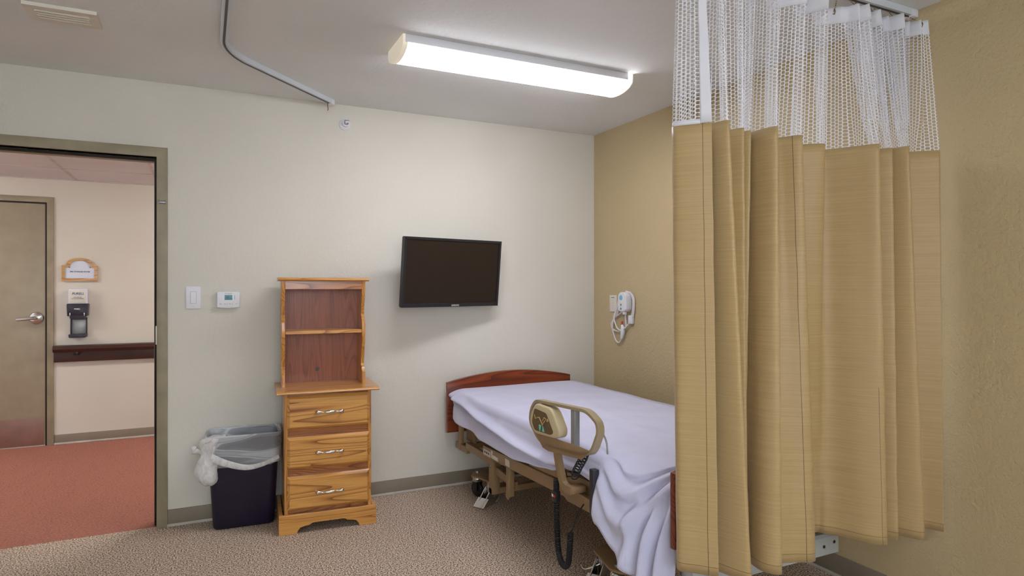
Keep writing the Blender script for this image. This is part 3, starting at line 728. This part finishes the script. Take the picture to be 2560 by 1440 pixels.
def caster(x, y, nm='caster'):
    c = MB(); c.lathe([(0.012, 0.10), (0.03, 0.098), (0.034, 0.112), (0.034, 0.12), (0.026, 0.132), (0.018, 0.138)], (x, y, 0), n=24)
    c = c.build(nm, M['steel'], bed)
    w_ = MB().lathe([(0, -0.014), (0.04, -0.014), (0.048, -0.008), (0.048, 0.008), (0.04, 0.014), (0, 0.014)], (x, y, 0.0495), (0.94, 0.34, 0)); w_.build('wheel', M['rubber'], c)
    f = MB()
    for sg in (-1, 1):
        m_ = Matrix.Translation((x, y, 0.075)) @ Matrix.Rotation(math.radians(20), 4, 'Z')
        f.box(sg * 0.021 - 0.003, sg * 0.021 + 0.003, -0.02, 0.02, -0.035, 0.03, 0.002, m_)
    f.build('fork', M['black'], c)
def plate(poly, z0, z1): MB().prism(poly, 2, z0, z1, 0.003).build('caster_plate', M['tan_metal'], bed)
# head end, left
plate(round_poly([(1.485, 3.655), (1.535, 3.745), (1.60, 3.74), (1.63, 3.56), (1.665, 3.44), (1.56, 3.40), (1.535, 3.54), (1.52, 3.60)], 0.025), 0.138, 0.15)
caster(1.548, 3.70)
b = MB().lathe([(0, 0.162), (0.009, 0.162), (0.012, 0.15)], (1.548, 3.70, 0), n=12); b.build('bolt', M['dull_metal'], bed)
b = MB().lathe([(0, 0.182), (0.02, 0.180), (0.021, 0.15)], (1.60, 3.475, 0), n=10); b.build('cap_bolt', M['sticker'], bed)
def brake(x, y, s_=1.3):
    p = thing_part = MB().box(x - 0.012, x + 0.012, y - 0.012, y + 0.012, 0.03, 0.138, 0.003); p = p.build('brake_stem', M['steel'], bed)
    q = MB(); m_ = Matrix.Translation((x, y, 0.0)) @ Matrix.Rotation(math.radians(28), 4, 'Z')
    q.prism([(-0.075, 0.004), (-0.078, 0.012), (-0.02, 0.07), (0.0, 0.085), (0.018, 0.07), (0.05, 0.055), (0.052, 0.047), (0.03, 0.006)], 1, -0.02, -0.014, 0.001)
    q.prism([(-0.075, 0.004), (-0.078, 0.012), (-0.02, 0.07), (0.0, 0.085), (0.018, 0.07), (0.05, 0.055), (0.052, 0.047), (0.03, 0.006)], 1, 0.014, 0.02, 0.001)
    q.prism([(-0.082, 0.004), (-0.084, 0.01), (-0.045, 0.042), (-0.043, 0.037)], 1, -0.03, 0.03, 0.001)
    q.prism([(-0.075, 0.003), (0.03, 0.003), (0.03, 0.008), (-0.075, 0.008)], 1, -0.02, 0.02, 0.001)
    q.b.transform(m_ @ Matrix.Scale(s_, 4)); q.build('brake_pedal', M['steel'], p)
    q = MB(); q.tube([(x + 0.02, y + 0.02, 0.06), (x + 0.045, y + 0.025, 0.052), (x + 0.05, y - 0.02, 0.045), (x + 0.03, y - 0.03, 0.02)], 0.004, 8); q.build('pedal_bar', M['steel'], p)
brake(1.556, 3.53)
# foot end, left
plate(round_poly([(1.562, 2.405), (1.535, 2.28), (1.515, 2.20), (1.54, 2.15), (1.66, 2.09), (1.72, 2.14), (1.70, 2.32), (1.66, 2.42)], 0.02), 0.138, 0.15)
caster(1.556, 2.20)
b = MB().lathe([(0, 0.160), (0.011, 0.160), (0.014, 0.15)], (1.556, 2.205, 0), n=14); b.build('bolt', M['dull_metal'], bed)
brake(1.60, 2.385)
b = MB(); b.tube(crom([(1.595, 2.385, 0.085), (1.56, 2.405, 0.066), (1.538, 2.422, 0.056), (1.526, 2.434, 0.062), (1.522, 2.438, 0.076)], 5), 0.0045, 8); b.build('brake_lever', M['nickel'], bed)
# right hand casters stand in the dark under the bed
for x, y in ((2.24, 3.66), (2.24, 2.2)):
    caster(x, y); plate([(x - 0.03, y - 0.04), (x + 0.05, y - 0.04), (x + 0.05, min(y + 0.12, y + 0.12)), (x - 0.03, y + 0.12)], 0.138, 0.15)
# foot end cross channel with bolt holes, seen under the curtain hem
b = MB().prism([(1.742, 0.248), (1.742, 0.318), (1.752, 0.328), (1.80, 0.328), (1.80, 0.248)], 0, 1.55, 2.312, 0.002); ch = b.build('foot_crossbar', M['pale_metal'], bed)
for x, z in ((2.225, 0.283), (2.285, 0.293)):
    MB().cyl((x, 1.7405, z), (x, 1.75, z), 0.0065, n=14).build('bolt_hole', M['black'], ch)
b = MB().lathe([(0, 0.004), (0.006, 0.003), (0.008, 0)], (2.22, 1.776, 0.328), n=12); b.build('screw', M['dull_metal'], ch)
for x in (1.7, 2.25): MB().box(x, x + 0.03, 1.79, 2.12, 0.25, 0.29, 0.002).build('foot_arm', M['tan_metal'], bed)

# assist rail: flat bent bar with control panel, on a curved arm
ar = MB(); X = 1.36
loop = round_poly([(2.545, 0.806), (2.115, 0.832), (2.045, 0.80), (2.035, 0.765), (2.085, 0.674), (2.16, 0.652), (2.46, 0.628), (2.52, 0.640), (2.598, 0.70), (2.590, 0.755)], 0.042, 6)
ar.tube([(X, y, z) for y, z in loop], 1.0, closed=True, sect=[(-0.0155, -0.006), (0.0155, -0.006), (0.0155, 0.006), (-0.0155, 0.006)], up=(1, 0, 0))
rl = ar.build('assist_rail', M['beige_metal'], bed)
MB().prism([(2.545, 0.664), (2.16, 0.683), (2.085, 0.682), (2.15, 0.634), (2.42, 0.606), (2.47, 0.610)], 0, X - 0.0155, X - 0.0105, 0.001).build('lower_plate', M['tan_metal'], rl)
MB().box(X - 0.012, X + 0.014, 2.206, 2.238, 0.655, 0.818, 0.004).build('upright', M['grey_metal'], rl)
pan = round_poly([(2.522, 0.80), (2.375, 0.800), (2.308, 0.722), (2.312, 0.690), (2.345, 0.676), (2.53, 0.662), (2.572, 0.705), (2.566, 0.745)], 0.03, 5)
pl_ = MB().prism(pan, 0, X - 0.027, X + 0.02, 0.008, 3).build('control_panel', M['panel_beige'], rl)
inner = round_poly([(2.522, 0.776), (2.415, 0.772), (2.352, 0.70), (2.375, 0.686), (2.52, 0.679), (2.548, 0.712)], 0.012, 4)
MB().prism(inner, 0, X - 0.0285, X - 0.026).build('membrane', M['panel_brown'], pl_)
xi = X - 0.0288
def stroke(P, r_): return MB().tube([(xi, y, z) for y, z in P], r_, 6)
b = stroke([(2.522, 0.748), (2.512, 0.732), (2.49, 0.741), (2.475, 0.743), (2.452, 0.722), (2.447, 0.714)], 0.0022)
b.tube([(xi, y, z) for y, z in [(2.447, 0.716), (2.437, 0.728), (2.425, 0.735), (2.418, 0.748), (2.432, 0.75), (2.446, 0.734)]], 0.0022, 6)
b.lathe([(0, 0.001), (0.007, 0.001), (0.007, -0.001)], (xi, 2.402, 0.744), (-1, 0, 0), 14)
b.build('figure_icon', M['icon_tan'], pl_)
MB().prism(round_poly([(2.481, 0.712), (2.458, 0.712), (2.468, 0.684), (2.474, 0.684)], 0.004), 0, xi - 0.0006, xi + 0.001).build('arrow_button', M['icon_teal'], pl_)
MB().prism(round_poly([(2.447, 0.712), (2.441, 0.712), (2.427, 0.688), (2.45, 0.686)], 0.004), 0, xi - 0.0006, xi + 0.001).build('arrow_button', M['icon_teal'], pl_)
b = MB().tube([(X + 0.005, y, z) for y, z in crom([(2.40, 0.635), (2.375, 0.615), (2.365, 0.58), (2.335, 0.51), (2.318, 0.487), (2.29, 0.478), (2.25, 0.48)], 5)], 1.0, sect=[(-0.012, -0.016), (0.012, -0.016), (0.012, 0.016), (-0.012, 0.016)], up=(1, 0, 0))
b.build('rail_arm', M['tan_metal'], rl)
b = MB().box(X, 1.43, 2.245, 2.285, 0.466, 0.494, 0.003); b.build('arm_pin', M['tan_metal'], rl)
MB().box(1.372, 1.40, 2.105, 2.135, 0.41, 0.60, 0.003).build('latch_post', M['dark_grey'], rl)
b = MB().tube(crom([(1.47, 2.20, 0.62), (1.46, 2.20, 0.70), (1.455, 2.18, 0.735), (1.45, 2.13, 0.70), (1.45, 2.12, 0.64)], 6), 0.004, 8); b.build('mattress_stop', M['grey_metal'], bed)
# coiled cords
def coil(path, rc, rw, turns, n=10):
    P = [Vector(p) for p in crom(path, 16)]; Ls = [0]
    for a_, c_ in zip(P, P[1:]): Ls.append(Ls[-1] + (c_ - a_).length)
    N = turns * n; out = []; up = Vector((1, 0.2, 0.1)); j = 0
    for k in range(N + 1):
        s_ = Ls[-1] * k / N
        while j < len(Ls) - 2 and Ls[j + 1] < s_: j += 1
        u = (s_ - Ls[j]) / max(1e-9, Ls[j + 1] - Ls[j]); p = P[j].lerp(P[j + 1], u); tn = (P[j + 1] - P[j]).normalized()
        a_ = (up - tn * up.dot(tn)).normalized(); c_ = tn.cross(a_); w_ = 2 * PI * k / n
        out.append(p + (a_ * math.cos(w_) + c_ * math.sin(w_)) * rc)
    return MB().tube(out, rw, 5)
cd = coil([(1.352, 2.362, 0.50), (1.352, 2.360, 0.40), (1.35, 2.352, 0.29), (1.35, 2.335, 0.19), (1.35, 2.295, 0.157), (1.35, 2.26, 0.18), (1.35, 2.247, 0.25), (1.352, 2.245, 0.31)], 0.0105, 0.0032, 84).build('coiled_cord', M['rubber'], bed)
b = MB().tube(crom([(1.352, 2.245, 0.31), (1.36, 2.232, 0.34), (1.372, 2.222, 0.39), (1.40, 2.218, 0.43)], 5), 0.003, 6); b.build('cord_tail', M['rubber'], cd)
cn = MB().box(1.338, 1.364, 2.345, 2.378, 0.405, 0.452, 0.004).build('cord_connector', M['black'], bed)
MB().box(1.3368, 1.339, 2.348, 2.36, 0.425, 0.436).build('connector_label', M['red_label'], cn)
MB().box(1.3368, 1.339, 2.363, 2.375, 0.425, 0.436).build('connector_label', M['sticker'], cn)
coil([(1.37, 2.165, 0.648), (1.375, 2.19, 0.62), (1.38, 2.225, 0.585), (1.39, 2.27, 0.54), (1.40, 2.285, 0.52)], 0.016, 0.0028, 9).build('coiled_cord', M['rubber'], bed)
b = MB().tube(crom([(1.40, 2.285, 0.525), (1.385, 2.33, 0.515), (1.365, 2.355, 0.51), (1.353, 2.362, 0.49)], 5), 0.0035, 6); b.build('cord_tail', M['rubber'], bed)

# ------------------------------------------------------------------ blanket draped over the (hidden) mattress
def mattress_top(x, y):
    return 0.66 + 0.0035 * math.sin(5 * x + 2.1 * y) + 0.003 * math.sin(9 * y - 4 * x)
ridge = [(1.745, 1.62), (1.92, 1.60), (2.03, 1.56), (2.13, 1.475), (2.3, 1.452), (3.4, 1.447), (3.68, 1.462), (3.78, 1.49), (3.85, 1.53)]
hemx = [(1.745, 1.447), (1.80, 1.43), (1.895, 1.40), (1.975, 1.372), (2.10, 1.362), (2.14, 1.40), (2.3, 1.41), (2.5, 1.405), (2.9, 1.385), (3.45, 1.378), (3.72, 1.388), (3.80, 1.43), (3.85, 1.46)]
hemz = [(1.745, 0.21), (1.80, 0.245), (1.895, 0.262), (1.935, 0.292), (1.975, 0.332), (2.085, 0.40), (2.11, 0.43), (2.135, 0.535), (2.25, 0.535), (2.41, 0.52), (2.53, 0.49), (2.68, 0.474), (2.88, 0.458), (3.04, 0.462), (3.24, 0.468), (3.44, 0.488), (3.64, 0.49), (3.73, 0.50), (3.79, 0.53), (3.85, 0.56)]
NY = 300; rows = []
NT_, NS_ = 26, 34
for i in range(NY + 1):
    y = 1.745 + (3.865 - 1.745) * i / NY
    xr, xh, zh = interp(ridge, y), interp(hemx, y), interp(hemz, y)
    foot = max(0.0, min(1.0, (2.135 - y) / 0.045)); foot = foot * foot * (3 - 2 * foot)
    row = []
    for k in range(7):                                        # short drop on the wall side
        u = k / 6; row.append((2.385 - 0.02 * u + 0.006 * math.sin(14 * y), y, 0.55 + 0.105 * u ** 0.7))
    for k in range(1, NT_ + 1):
        u = k / NT_; x = 2.355 + (xr - 2.355) * u
        z = mattress_top(x, y) - 0.006 * (1 - u) ** 4
        z += 0.0055 * math.exp(-((x - 2.0 - 0.25 * (y - 3.2)) / 0.03) ** 2) * max(0, math.sin((y - 1.8) * 1.6)) + 0.004 * math.exp(-((x - 1.75 + 0.3 * (y - 2.6)) / 0.03) ** 2)
        row.append((x, y, z))
    zt = row[-1][2]
    for k in range(1, NS_ + 1):
        u = k / NS_
        # rounded shoulder, then drop
        ang = min(1.0, u / 0.35) * PI / 2
        if foot < 1:
            rs = 0.05
            if u < 0.35: px_, pz = xr - (xr - 1.415) * math.sin(ang), zt - rs * (1 - math.cos(ang))
            else:
                q = (u - 0.35) / 0.65; px_ = 1.415 + (xh - 1.415) * q ** 0.8; pz = zt - rs - (zt - rs - zh) * q
        # foot corner: a looser slope
        q = u; fx = xr + (xh - xr) * (1 - (1 - q) ** 1.9); fz = zt - (zt - zh) * (0.18 * q + 0.82 * q ** 1.9)
        if foot >= 1: px_, pz = fx, fz
        elif foot > 0: px_, pz = px_ + (fx - px_) * foot, pz + (fz - pz) * foot
        # folds
        d_ = 0.0
        sf = max(0.0, min(1.0, (2.105 - y) / 0.36))
        def gs(c_, w_): return math.exp(-(c_ / w_) ** 2)
        env = math.sin(PI * min(1, sf / 0.85)) ** 0.5 if 0 < sf < 0.85 else 0.0
        for a0, amp, wd in ((0.10, 0.020, 0.06), (0.32, 0.026, 0.07), (0.56, 0.022, 0.08)):
            cv = a0 + 0.30 * math.sin(PI * min(1.0, sf / 0.75)) - 0.25 * sf
            d_ += foot * env * amp * (gs(u - cv, wd) - 0.8 * gs(u - cv - 1.7 * wd, wd))
        lean = 0.10 * (1 - u)
        for sv, amp, wd in ((0.50, 0.030, 0.055), (0.70, 0.026, 0.05), (0.88, 0.030, 0.045)):
            d_ += foot * amp * min(1, 1.6 * max(0, u - 0.12)) * (gs(sf - sv - lean, wd) - 0.7 * gs(sf - sv - lean - 0.10, wd))
        g = 1 - foot
        d_ += g * 0.030 * math.exp(-((u - (0.40 + 0.40 * (3.55 - y) / 1.0)) / 0.09) ** 2) * (1 if 2.4 < y < 3.75 else 0.3)
        d_ -= g * 0.024 * math.exp(-((u - (0.52 + 0.40 * (3.55 - y) / 1.0)) / 0.08) ** 2)
        d_ += g * 0.010 * u * math.sin((y - 3.3) * 16 + 3 * u) * max(0, min(1, (y - 3.15) / 0.2))
        d_ += g * 0.008 * math.exp(-((u - (0.62 + 0.25 * (2.9 - y))) / 0.07) ** 2)
        row.append((px_ - d_, y, pz + 0.0))
    rows.append(row)
b = MB(); b.grid(rows); bk = b.build('blanket', M['blanket'], angle=180)
md = bk.modifiers.new('thickness', 'SOLIDIFY'); md.thickness = 0.005; md.offset = 1
tag(bk, 'lavender white blanket draped over the hospital bed and hanging to its left', 'blanket')

# ------------------------------------------------------------------ privacy curtain
T = [(1.472, 1.565), (1.43, 1.605), (1.395, 1.655), (1.42, 1.688), (1.462, 1.662), (1.478, 1.60), (1.50, 1.519), (1.575, 1.632), (1.616, 1.571), (1.642, 1.62), (1.668, 1.588), (1.697, 1.668), (1.685, 1.575), (1.706, 1.509), (1.80, 1.65), (1.838, 1.618), (1.881, 1.56), (1.96, 1.675), (2.066, 1.616), (2.115, 1.69), (2.158, 1.684), (2.205, 1.605), (2.248, 1.527), (2.305, 1.605), (2.357, 1.55), (2.365, 1.582), (2.387, 1.505), (2.455, 1.59), (2.49, 1.565), (2.566, 1.497)]
Bm = [(1.499, 1.563), (1.457, 1.61), (1.417, 1.653), (1.44, 1.69), (1.488, 1.672), (1.525, 1.60), (1.567, 1.492), (1.625, 1.60), (1.657, 1.592), (1.676, 1.625), (1.690, 1.64), (1.698, 1.668), (1.66, 1.54), (1.698, 1.488), (1.742, 1.55), (1.81, 1.533), (1.893, 1.515), (1.985, 1.672), (2.103, 1.687), (2.128, 1.658), (2.152, 1.624), (2.19, 1.530), (2.24, 1.491), (2.278, 1.555), (2.314, 1.499), (2.348, 1.555), (2.406, 1.459), (2.485, 1.55), (2.526, 1.532), (2.553, 1.475)]
Up = [(1.46, 1.585), (1.43, 1.61), (1.402, 1.645), (1.425, 1.67), (1.47, 1.655), (1.50, 1.60), (1.52, 1.565), (1.58, 1.65), (1.63, 1.585), (1.66, 1.645), (1.69, 1.59), (1.715, 1.65), (1.735, 1.60), (1.765, 1.555), (1.82, 1.65), (1.86, 1.60), (1.905, 1.56), (1.955, 1.65), (2.0, 1.545), (2.07, 1.67), (2.119, 1.643), (2.17, 1.60), (2.215, 1.564), (2.26, 1.65), (2.32, 1.585), (2.36, 1.66), (2.42, 1.578), (2.48, 1.655), (2.53, 1.585), (2.566, 1.541)]
NP = 12
def soft(P): return crom(P, NP)
cT, cB, cU = soft(T), soft(Bm), soft(Up)
arc = [0.0]
mid = [((a_[0] + c_[0]) / 2, (a_[1] + c_[1]) / 2) for a_, c_ in zip(cT, cB)]
for p, q in zip(mid, mid[1:]): arc.append(arc[-1] + math.hypot(q[0] - p[0], q[1] - p[1]))
Z0, Z1, Z2 = 0.38, 1.85, 2.372
cur = thing('privacy_curtain', 'tan cubicle curtain with white net top hanging beside the bed foot', 'curtain', (2.0, 1.6, Z0))
def sheet(lo, hi, z0, z1, n, k0=0, k1=None, off=0.0, pleat=False):
    rows, uvs = [], []
    k1 = len(lo) if k1 is None else k1
    for i in range(n + 1):
        u = i / n; z = z0 + (z1 - z0) * u; r_, v_ = [], []
        for k in range(k0, k1):
            x = lo[k][0] + (hi[k][0] - lo[k][0]) * u; y = lo[k][1] + (hi[k][1] - lo[k][1]) * u
            if pleat:
                y += pleat_amp(k, x) * (0.25 + 0.75 * u) * min(1, 4 * u) * math.sin(pleat_ph[k])
            if z < 1.7:  # slight puckers down the cloth
                y += 0.0011 * math.sin(z * 26 + arc[k] * 9) * math.sin(arc[k] * 23 + z * 3)
            r_.append((x, y - off, z)); v_.append(((arcn if pleat else arc)[k], z))
        rows.append(r_); uvs.append(v_)
    b = MB(); b.grid(rows, uvs); return b
def thick(o, t_): m = o.modifiers.new('thickness', 'SOLIDIFY'); m.thickness = t_; m.offset = 0; return o
thick(sheet(cB, cT, Z0, Z1, 44).build('cloth_panel', M['curtain'], cur, angle=180), 0.0016)
def pleat_amp(k, x):
    return 0.030 * max(0.0, min(1.0, (x - 2.17) / 0.06)) * max(0.0, min(1.0, (2.555 - x) / 0.03)) + 0.004
pleat_ph = [0.0]
for p, q in zip(cU, cU[1:]): pleat_ph.append(pleat_ph[-1] + 2 * PI * math.hypot(q[0] - p[0], q[1] - p[1]) / 0.052)
arcn = [0.0]; pp = [((a_[0] + c_[0]) / 2, (a_[1] + c_[1]) / 2 + 0.7 * pleat_amp(k, a_[0]) * math.sin(pleat_ph[k])) for k, (a_, c_) in enumerate(zip(cT, cU))]
for p, q in zip(pp, pp[1:]): arcn.append(arcn[-1] + math.hypot(q[0] - p[0], q[1] - p[1]))
zt_ = 2.312
uf = (zt_ - Z1) / (Z2 - Z1)
cM = [(a_[0] + (c_[0] - a_[0]) * uf, a_[1] + (c_[1] - a_[1]) * uf) for a_, c_ in zip(cT, cU)]
sheet(cT, cM, Z1, zt_, 16, pleat=True).build('net_panel', M['net'], cur, angle=180)
cP = lambda c_: [(x, y + pleat_amp(k, x) * math.sin(pleat_ph[k])) for k, (x, y) in enumerate(c_)]
thick(sheet(cP(cM), cP(cU), zt_, Z2, 3).build('heading_tape', M['tape'], cur, angle=180), 0.002)
thick(sheet(cT, cM, Z1 + 0.002, zt_, 12, 0, 9, off=0.0015).build('side_hem', M['tape'], cur, angle=180), 0.0015)
MB_ = sheet(cT, cT, Z1 - 0.002, Z1 + 0.014, 1, 8, 34, off=0.0016); thick(MB_.build('net_binding', M['tape'], cur, angle=180), 0.0015)
# bead chain hangers from the track
for k in range(6, len(cU) - 4, 14):
    x, y = cU[k]; ytr = 1.618
    h_ = MB(); N = 9
    for i in range(N):
        u = i / (N - 1); h_.lathe([(0, -0.0028), (0.0026, -0.001), (0.0026, 0.001), (0, 0.0028)], (x + 0.004 * math.sin(3 * u), ytr + (y - ytr) * u, H - 0.026 - (H - 0.026 - (Z2 - 0.012)) * u), n=8)
    h_.tube([(x, ytr + (y - ytr), Z2 - 0.004), (x, y - 0.006, Z2 - 0.016), (x, y - 0.003, Z2 - 0.026), (x, y + 0.004, Z2 - 0.022)], 0.0016, 6)
    h_.build('bead_hanger', M['bead'], cur)

# ------------------------------------------------------------------ right wall: cable plate and bed call station
cp = thing('cable_plate', 'small white cable wall plate beside the call unit', 'wall plate', (B, 3.727, 1.2))
MB().box(B - 0.006, B, 3.687, 3.770, 1.144, 1.262, 0.002).build('wall_plate', M['white2'], cp)
for z in (1.226, 1.207, 1.188, 1.17): MB().box(B - 0.0075, B - 0.005, 3.721, 3.733, z - 0.004, z + 0.003, 0.001).build('jack', M['sticker'], cp)
MB().box(B - 0.0066, B - 0.005, 3.71, 3.748, 1.242, 1.247).build('plate_print', M['grey_print'], cp)
cs = thing('call_station', 'white bedside call unit with blue button and looped cords', 'call station', (B, 3.55, 1.15))
MB().prism(round_poly([(3.512, 1.284), (3.602, 1.284), (3.606, 1.165), (3.585, 1.150), (3.53, 1.150), (3.510, 1.165)], 0.042, 8), 0, B - 0.056, B, 0.010, 3).build('housing', M['white'], cs)
MB().lathe([(0, 0.004), (0.016, 0.003), (0.018, 0.0), (0.018, -0.004)], (B - 0.055, 3.563, 1.247), (-1, 0, 0)).build('call_button', M['blue'], cs)
b = MB().box(B - 0.0565, B - 0.054, 3.556, 3.570, 1.195, 1.204).box(B - 0.0565, B - 0.054, 3.561, 3.566, 1.187, 1.196); b.build('icon_print', M['grey_print'], cs)
MB().lathe([(0, 0.002), (0.008, 0.001), (0.009, -0.002)], (B - 0.055, 3.564, 1.171), (-1, 0, 0), 14).build('indicator', M['lcd'], cs)
MB().box(B - 0.05, B - 0.03, 3.53, 3.556, 1.132, 1.152, 0.003).build('plug', M['white'], cs)
xw = B - 0.014
def cord(P, nm='cord', r_=0.0052): return MB().tube(crom([(xw + dx, y, z) for y, z, dx in P], 7), r_, 8).build(nm, M['cord_white'], cs)
cord([(3.59, 1.152, -.01), (3.64, 1.13, 0), (3.70, 1.10, 0), (3.735, 1.055, 0), (3.71, 1.02, 0), (3.645, 1.012, -.004), (3.575, 1.032, -.012), (3.525, 1.07, -.005), (3.50, 1.10, 0), (3.488, 1.16, 0), (3.484, 1.23, 0), (3.51, 1.275, -.004), (3.56, 1.29, -.004)])
cord([(3.684, 1.146, 0), (3.69, 1.105, -.01), (3.668, 1.055, -.01), (3.637, 1.028, -.012), (3.605, 1.02, -.006)])
cord([(3.61, 1.27, 0), (3.645, 1.235, 0), (3.675, 1.14, -.004), (3.71, 1.05, -.01), (3.70, 0.975, 0), (3.668, 0.937, 0), (3.635, 0.936, 0), (3.61, 0.965, 0)])
cord([(3.61, 1.255, -.008), (3.635, 1.19, -.006), (3.655, 1.14, -.004), (3.675, 1.115, 0)], r_=0.0048)
cord([(3.54, 1.14, -.02), (3.548, 1.10, -.014), (3.548, 1.06, -.01), (3.556, 1.04, -.01)], r_=0.0055)
cord([(3.515, 1.285, -.006), (3.478, 1.25, 0), (3.472, 1.18, 0), (3.482, 1.12, 0)], r_=0.0055)
pd = MB().tube([(xw - 0.008, 3.597, 1.06), (xw - 0.008, 3.585, 1.03), (xw - 0.008, 3.59, 1.0), (xw - 0.008, 3.6, 0.965)], [0.008, 0.017, 0.016, 0.009], 12).build('pendant', M['white'], cs)
MB().tube([(xw - 0.008, 3.598, 1.058), (xw - 0.008, 3.596, 1.083)], [0.009, 0.006], 12).build('pendant_button', M['red'], pd)
MB().box(xw - 0.012, xw + 0.012, 3.484, 3.526, 1.07, 1.128, 0.005).build('cable_clamp', M['white'], cs)

# ------------------------------------------------------------------ light and camera
def area(name, loc, rot, sx, sy, power, color):
    l_ = bpy.data.lights.new(name, 'AREA'); l_.shape = 'RECTANGLE'; l_.size = sx; l_.size_y = sy; l_.energy = power; l_.color = color
    o = bpy.data.objects.new(name, l_); COL.objects.link(o); o.location = loc; o.rotation_euler = rot; return o
area('window_daylight', ((WX0 + WX1) / 2, YF - 0.15, (WZ0 + WZ1) / 2), (math.radians(90), 0, 0), WX1 - WX0, WZ1 - WZ0, 60, (0.93, 0.96, 1.0))
wd = bpy.data.worlds.new('daylight'); SC.world = wd; wd.use_nodes = True
bgn = wd.node_tree.nodes['Background']; bgn.inputs[0].default_value = (0.75, 0.86, 1.0, 1); bgn.inputs[1].default_value = 0.8

cam = bpy.data.cameras.new('camera'); co = bpy.data.objects.new('camera', cam); COL.objects.link(co)
cam.sensor_width = 36; cam.lens = 36 * 1590 / 2560; cam.shift_y = -3 / 2560; cam.clip_start = 0.05
co.location = (0, 0, 1.32); co.rotation_euler = (math.radians(90), 0, -math.atan2(769, 1590))
SC.camera = co
SC.view_settings.view_transform = 'Standard'; SC.view_settings.look = 'None'
SC.view_settings.exposure = 0.58; SC.view_settings.gamma = 1.0; SC.view_settings.use_curve_mapping = False
SC.cycles.transparent_max_bounces = 24
